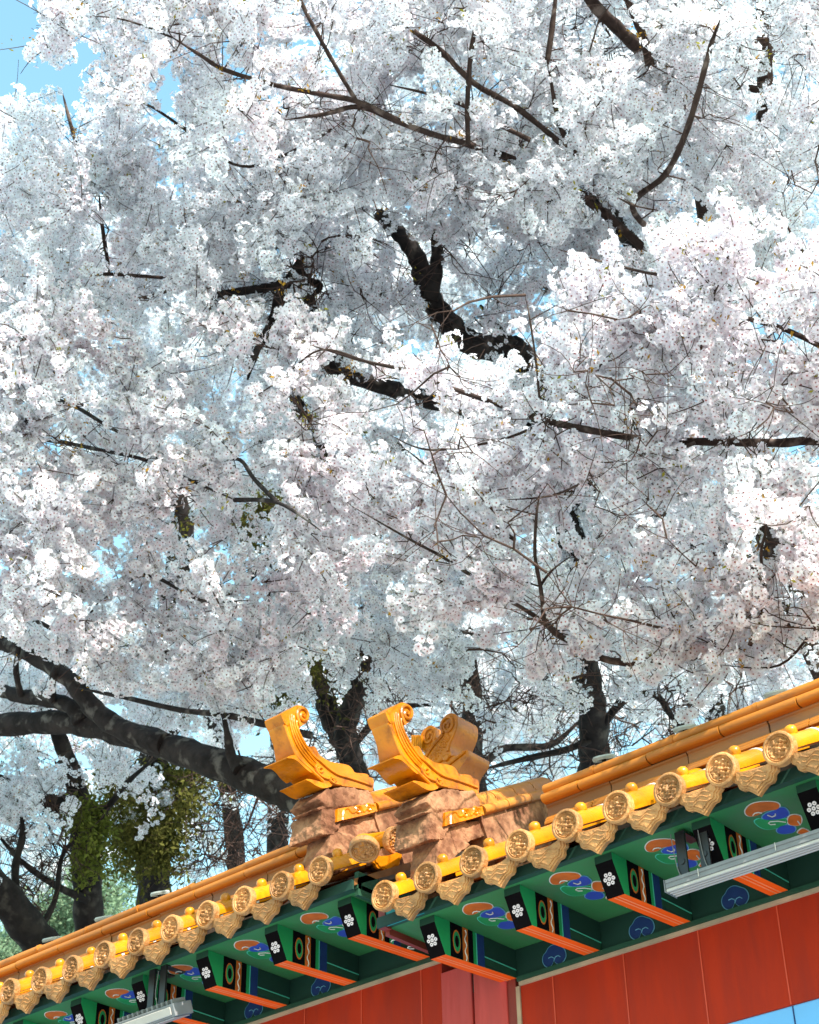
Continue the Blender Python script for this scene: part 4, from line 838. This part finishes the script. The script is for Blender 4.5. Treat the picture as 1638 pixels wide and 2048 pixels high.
t.limb([(158,1600),(120,1608),(75,1602),(20,1570),(-60,1540)], 13.7, [22, 20, 14, 10]); t.limb([(168,1680),(220,1610),(260,1560),(330,1500)], [13.8, 13], [9, 6, 4]); t.limb([(176,1800),(110,1770),(40,1720),(-20,1650)], [13.8, 13.2], [9, 6, 4])
t.fill(62, [(-120,1280),(420,1250),(620,1330),(560,1440),(380,1600),(150,1640),(-120,1640)], (12.6, 15), .06, .021, 1, spread=.065, side=5, slen=(.2, .5), dens=.8)
t.foliage(16, [(150,1600),(212,1600),(215,1720),(160,1750)], (13.3, 13.7), .045, .8, .5, (.15, .35), .10); t.bare_twigs(50, [(-60,1500),(150,1500),(160,1850),(-60,1780)], (13.2, 14.6), (.3, .8))
t.build(bark2_m, 14, ivy_m, 'ivy')
t = standing('evergreen_tree', [(318,1960),(312,1840),(306,1740),(300,1640),(310,1500),(340,1250),(365,1060),(352,1000),(345,900)], [16, 15.6, 15.4], [36, 34, 30, 24, 20], 'dark evergreen tree with brownish green foliage, thick trunk and ragged crown behind the left roof', 'tree', 202)
t.limb([(312,1500),(420,1380),(520,1250),(560,1050)], [15.6, 15], [12, 8, 5]); t.limb([(330,1300),(450,1200),(640,1000),(680,880)], [15.6, 15.2], [12, 9, 6])
t.foliage(30, [(205,1560),(260,1530),(330,1525),(410,1540),(395,1620),(380,1700),(320,1730),(240,1715),(200,1650)], (14.6, 16), .055, .8, .35, (.3, .7), .20); t.foliage(18, [(430,1000),(590,990),(600,1070),(440,1060)], (14.6, 15.6), .05, .45, .2, (.3, .6), .12); t.foliage(24, [(610,850),(700,850),(700,990),(630,980)], (14.6, 15.6), .05, .8, .3, (.3, .6), .12); t.foliage(20, [(380,1240),(640,1240),(700,1380),(420,1340)], (15, 16.4), .05, .8, .15, (.3, .7), .14)
t.bare_twigs(90, [(330,1560),(620,1560),(610,1720),(360,1760)], (14.6, 16), (.4, .9), .007)
t.build(bark2_m, 14, ever_m, 'foliage')
t = standing('leaning_tree', [(150,1990),(110,1925),(60,1860),(0,1785),(-80,1700),(-200,1560)], [13.2, 13, 12.6], [40, 38, 36, 30, 22], 'thick dark trunk leaning to the left at the bottom left, above the eave', 'tree', 203)
t.limb([(40,1835),(30,1740),(45,1660),(20,1560)], [13, 13.4], [10, 7, 5]); t.limb([(70,1875),(110,1800),(130,1700),(210,1640)], [13, 13.6], [7, 5, 3]); t.bare_twigs(40, [(0,1580),(160,1620),(150,1820),(20,1800)], (13, 14.5), (.3, .7))
t.fill(14, [(-120,1520),(100,1520),(120,1660),(-120,1700)], (12.8, 14), .05, .021, 1, spread=.065, side=4, dens=.8)
t.build(bark2_m, 14)
t = standing('forked_tree', [(740,1640),(705,1525),(680,1470),(655,1420),(642,1340),(625,1200),(640,1000),(610,860),(585,775),(560,640)], [17, 16.6, 16], [26, 24, 20, 18, 14, 10], 'dark forked trunk seen between the two curled roof ornaments', 'tree', 204)
t.limb([(705,1525),(690,1460),(712,1390),(735,1320),(760,1220),(750,1050),(830,850),(905,780)], [16.6, 16], [24, 22, 20, 16, 12]); t.limb([(640,1330),(560,1300),(480,1300),(400,1330)], 16.4, [7, 5, 3]); t.limb([(740,1300),(860,1260),(960,1270)], 16.4, [8, 5]); t.limb([(700,1500),(780,1420),(900,1410)], 16.6, [8, 5])
t.fill(60, [(560,640),(1000,640),(1100,1350),(560,1380)], (15, 18), .05, .024, 1, spread=.075, side=5, slen=(.25, .6), dens=.7, maxr=.016); t.bare_twigs(60, [(560,1380),(1000,1380),(980,1560),(600,1580)], (15.6, 17.5), (.4, 1.), .007); t.bare_twigs(70, [(420,1250),(1000,1280),(960,1520),(480,1560)], (15.6, 17.5), (.4, 1.), .007)
t.build(bark2_m, 12)
t = standing('slender_tree', [(955,1640),(950,1560),(942,1480),(945,1400),(930,1250),(940,1000)], [18, 17], [24, 22, 20, 14], 'slender dark trunk just right of the rear roof ornament', 'tree', 205)
t.limb([(942,1470),(1020,1430),(1100,1350)], 17.6, [8, 5]); t.limb([(950,1560),(1000,1500),(1100,1490),(1160,1440)], 17.6, [9, 6]); t.bare_twigs(50, [(950,1380),(1420,1360),(1400,1500),(980,1580)], (16.6, 18.5), (.4, 1.), .007)
t.fill(50, [(820,1000),(1300,1000),(1420,1420),(940,1440)], (16, 19), .05, .024, 1, spread=.075, side=5, slen=(.25, .6), dens=.7); t.build(bark2_m, 12)
# far cherries closing the view between the others, thin at the bottom where the sky shows through
for nm, trunk, dep, polys, lab, sd in (('far_cherry_tree', [(480,1900),(470,1700),(440,1500),(380,1300)], [24, 23], [(50, [(-150,1230),(760,1200),(760,1400),(-150,1420)]), (34, [(520,1330),(1120,1330),(1040,1560),(560,1620)]), (26, [(-150,1440),(560,1440),(600,1640),(420,1760),(-150,1800)])], 'pale far cherry tree seen through the branches behind the left roof', 301),
                            ('far_cherry_tree', [(1420,1600),(1430,1400),(1400,1200),(1350,900)], [25, 23], [(120, [(700,700),(1750,640),(1750,1400),(760,1400)]), (24, [(1750,900),(2120,900),(2120,1350),(1750,1350)]), (34, [(900,1360),(1560,1330),(1500,1460),(960,1560)])], 'pale far cherry tree filling the gaps behind the right ridge', 302),
                            ('far_cherry_tree', [(560,1500),(560,1200),(520,900),(480,500)], [26, 23], [(170, [(-150,420),(700,300),(760,1100),(-150,1100)]), (30, [(-460,200),(-150,200),(-150,1200),(-460,1200)]), (30, [(700,450),(1000,450),(1000,800),(700,800)])], 'pale far cherry tree behind the left boughs, above the evergreen', 303),
                            ('far_cherry_tree', [(1560,1400),(1500,900),(1300,500),(1150,200)], [24, 22], [(120, [(500,60),(1750,-100),(1750,680),(600,660)]), (40, [(1740,-300),(2120,-300),(2120,1000),(1740,1000)]), (24, [(500,-400),(1750,-400),(1750,-100),(500,-100)]), (16, [(1450,-20),(1700,-20),(1700,330),(1450,330)])], 'pale far cherry tree behind the topmost boughs at the upper right', 304)):
    t = standing(nm, trunk, dep, [22, 18, 12], lab, 'tree', sd, 'far cherry trees')
    for n_, poly in polys: t.fill(n_, poly, (dep[1]-2, dep[0]+2), .03, .030, 1, spread=.10, side=6, slen=(.4, .9), dens=.55, maxr=.02)
    t.build(bark2_m, 10)
t = standing('leafing_tree', [(110,1990),(120,1850),(140,1780)], [22, 22], [10, 6], 'fresh green leafing tree low behind the left roof near the leaning trunk', 'tree', 401)
t.foliage(26, [(90,1770),(260,1740),(280,1800),(220,1850),(100,1870),(60,1830)], (20, 23), .07, .6, .5, (.4, .9), .2); t.foliage(14, [(-40,1880),(60,1880),(30,1920),(-40,1930)], (20, 23), .07, .6, .5, (.4, .9), .2)
t.build(bark2_m, 8, fargreen_m, 'foliage')
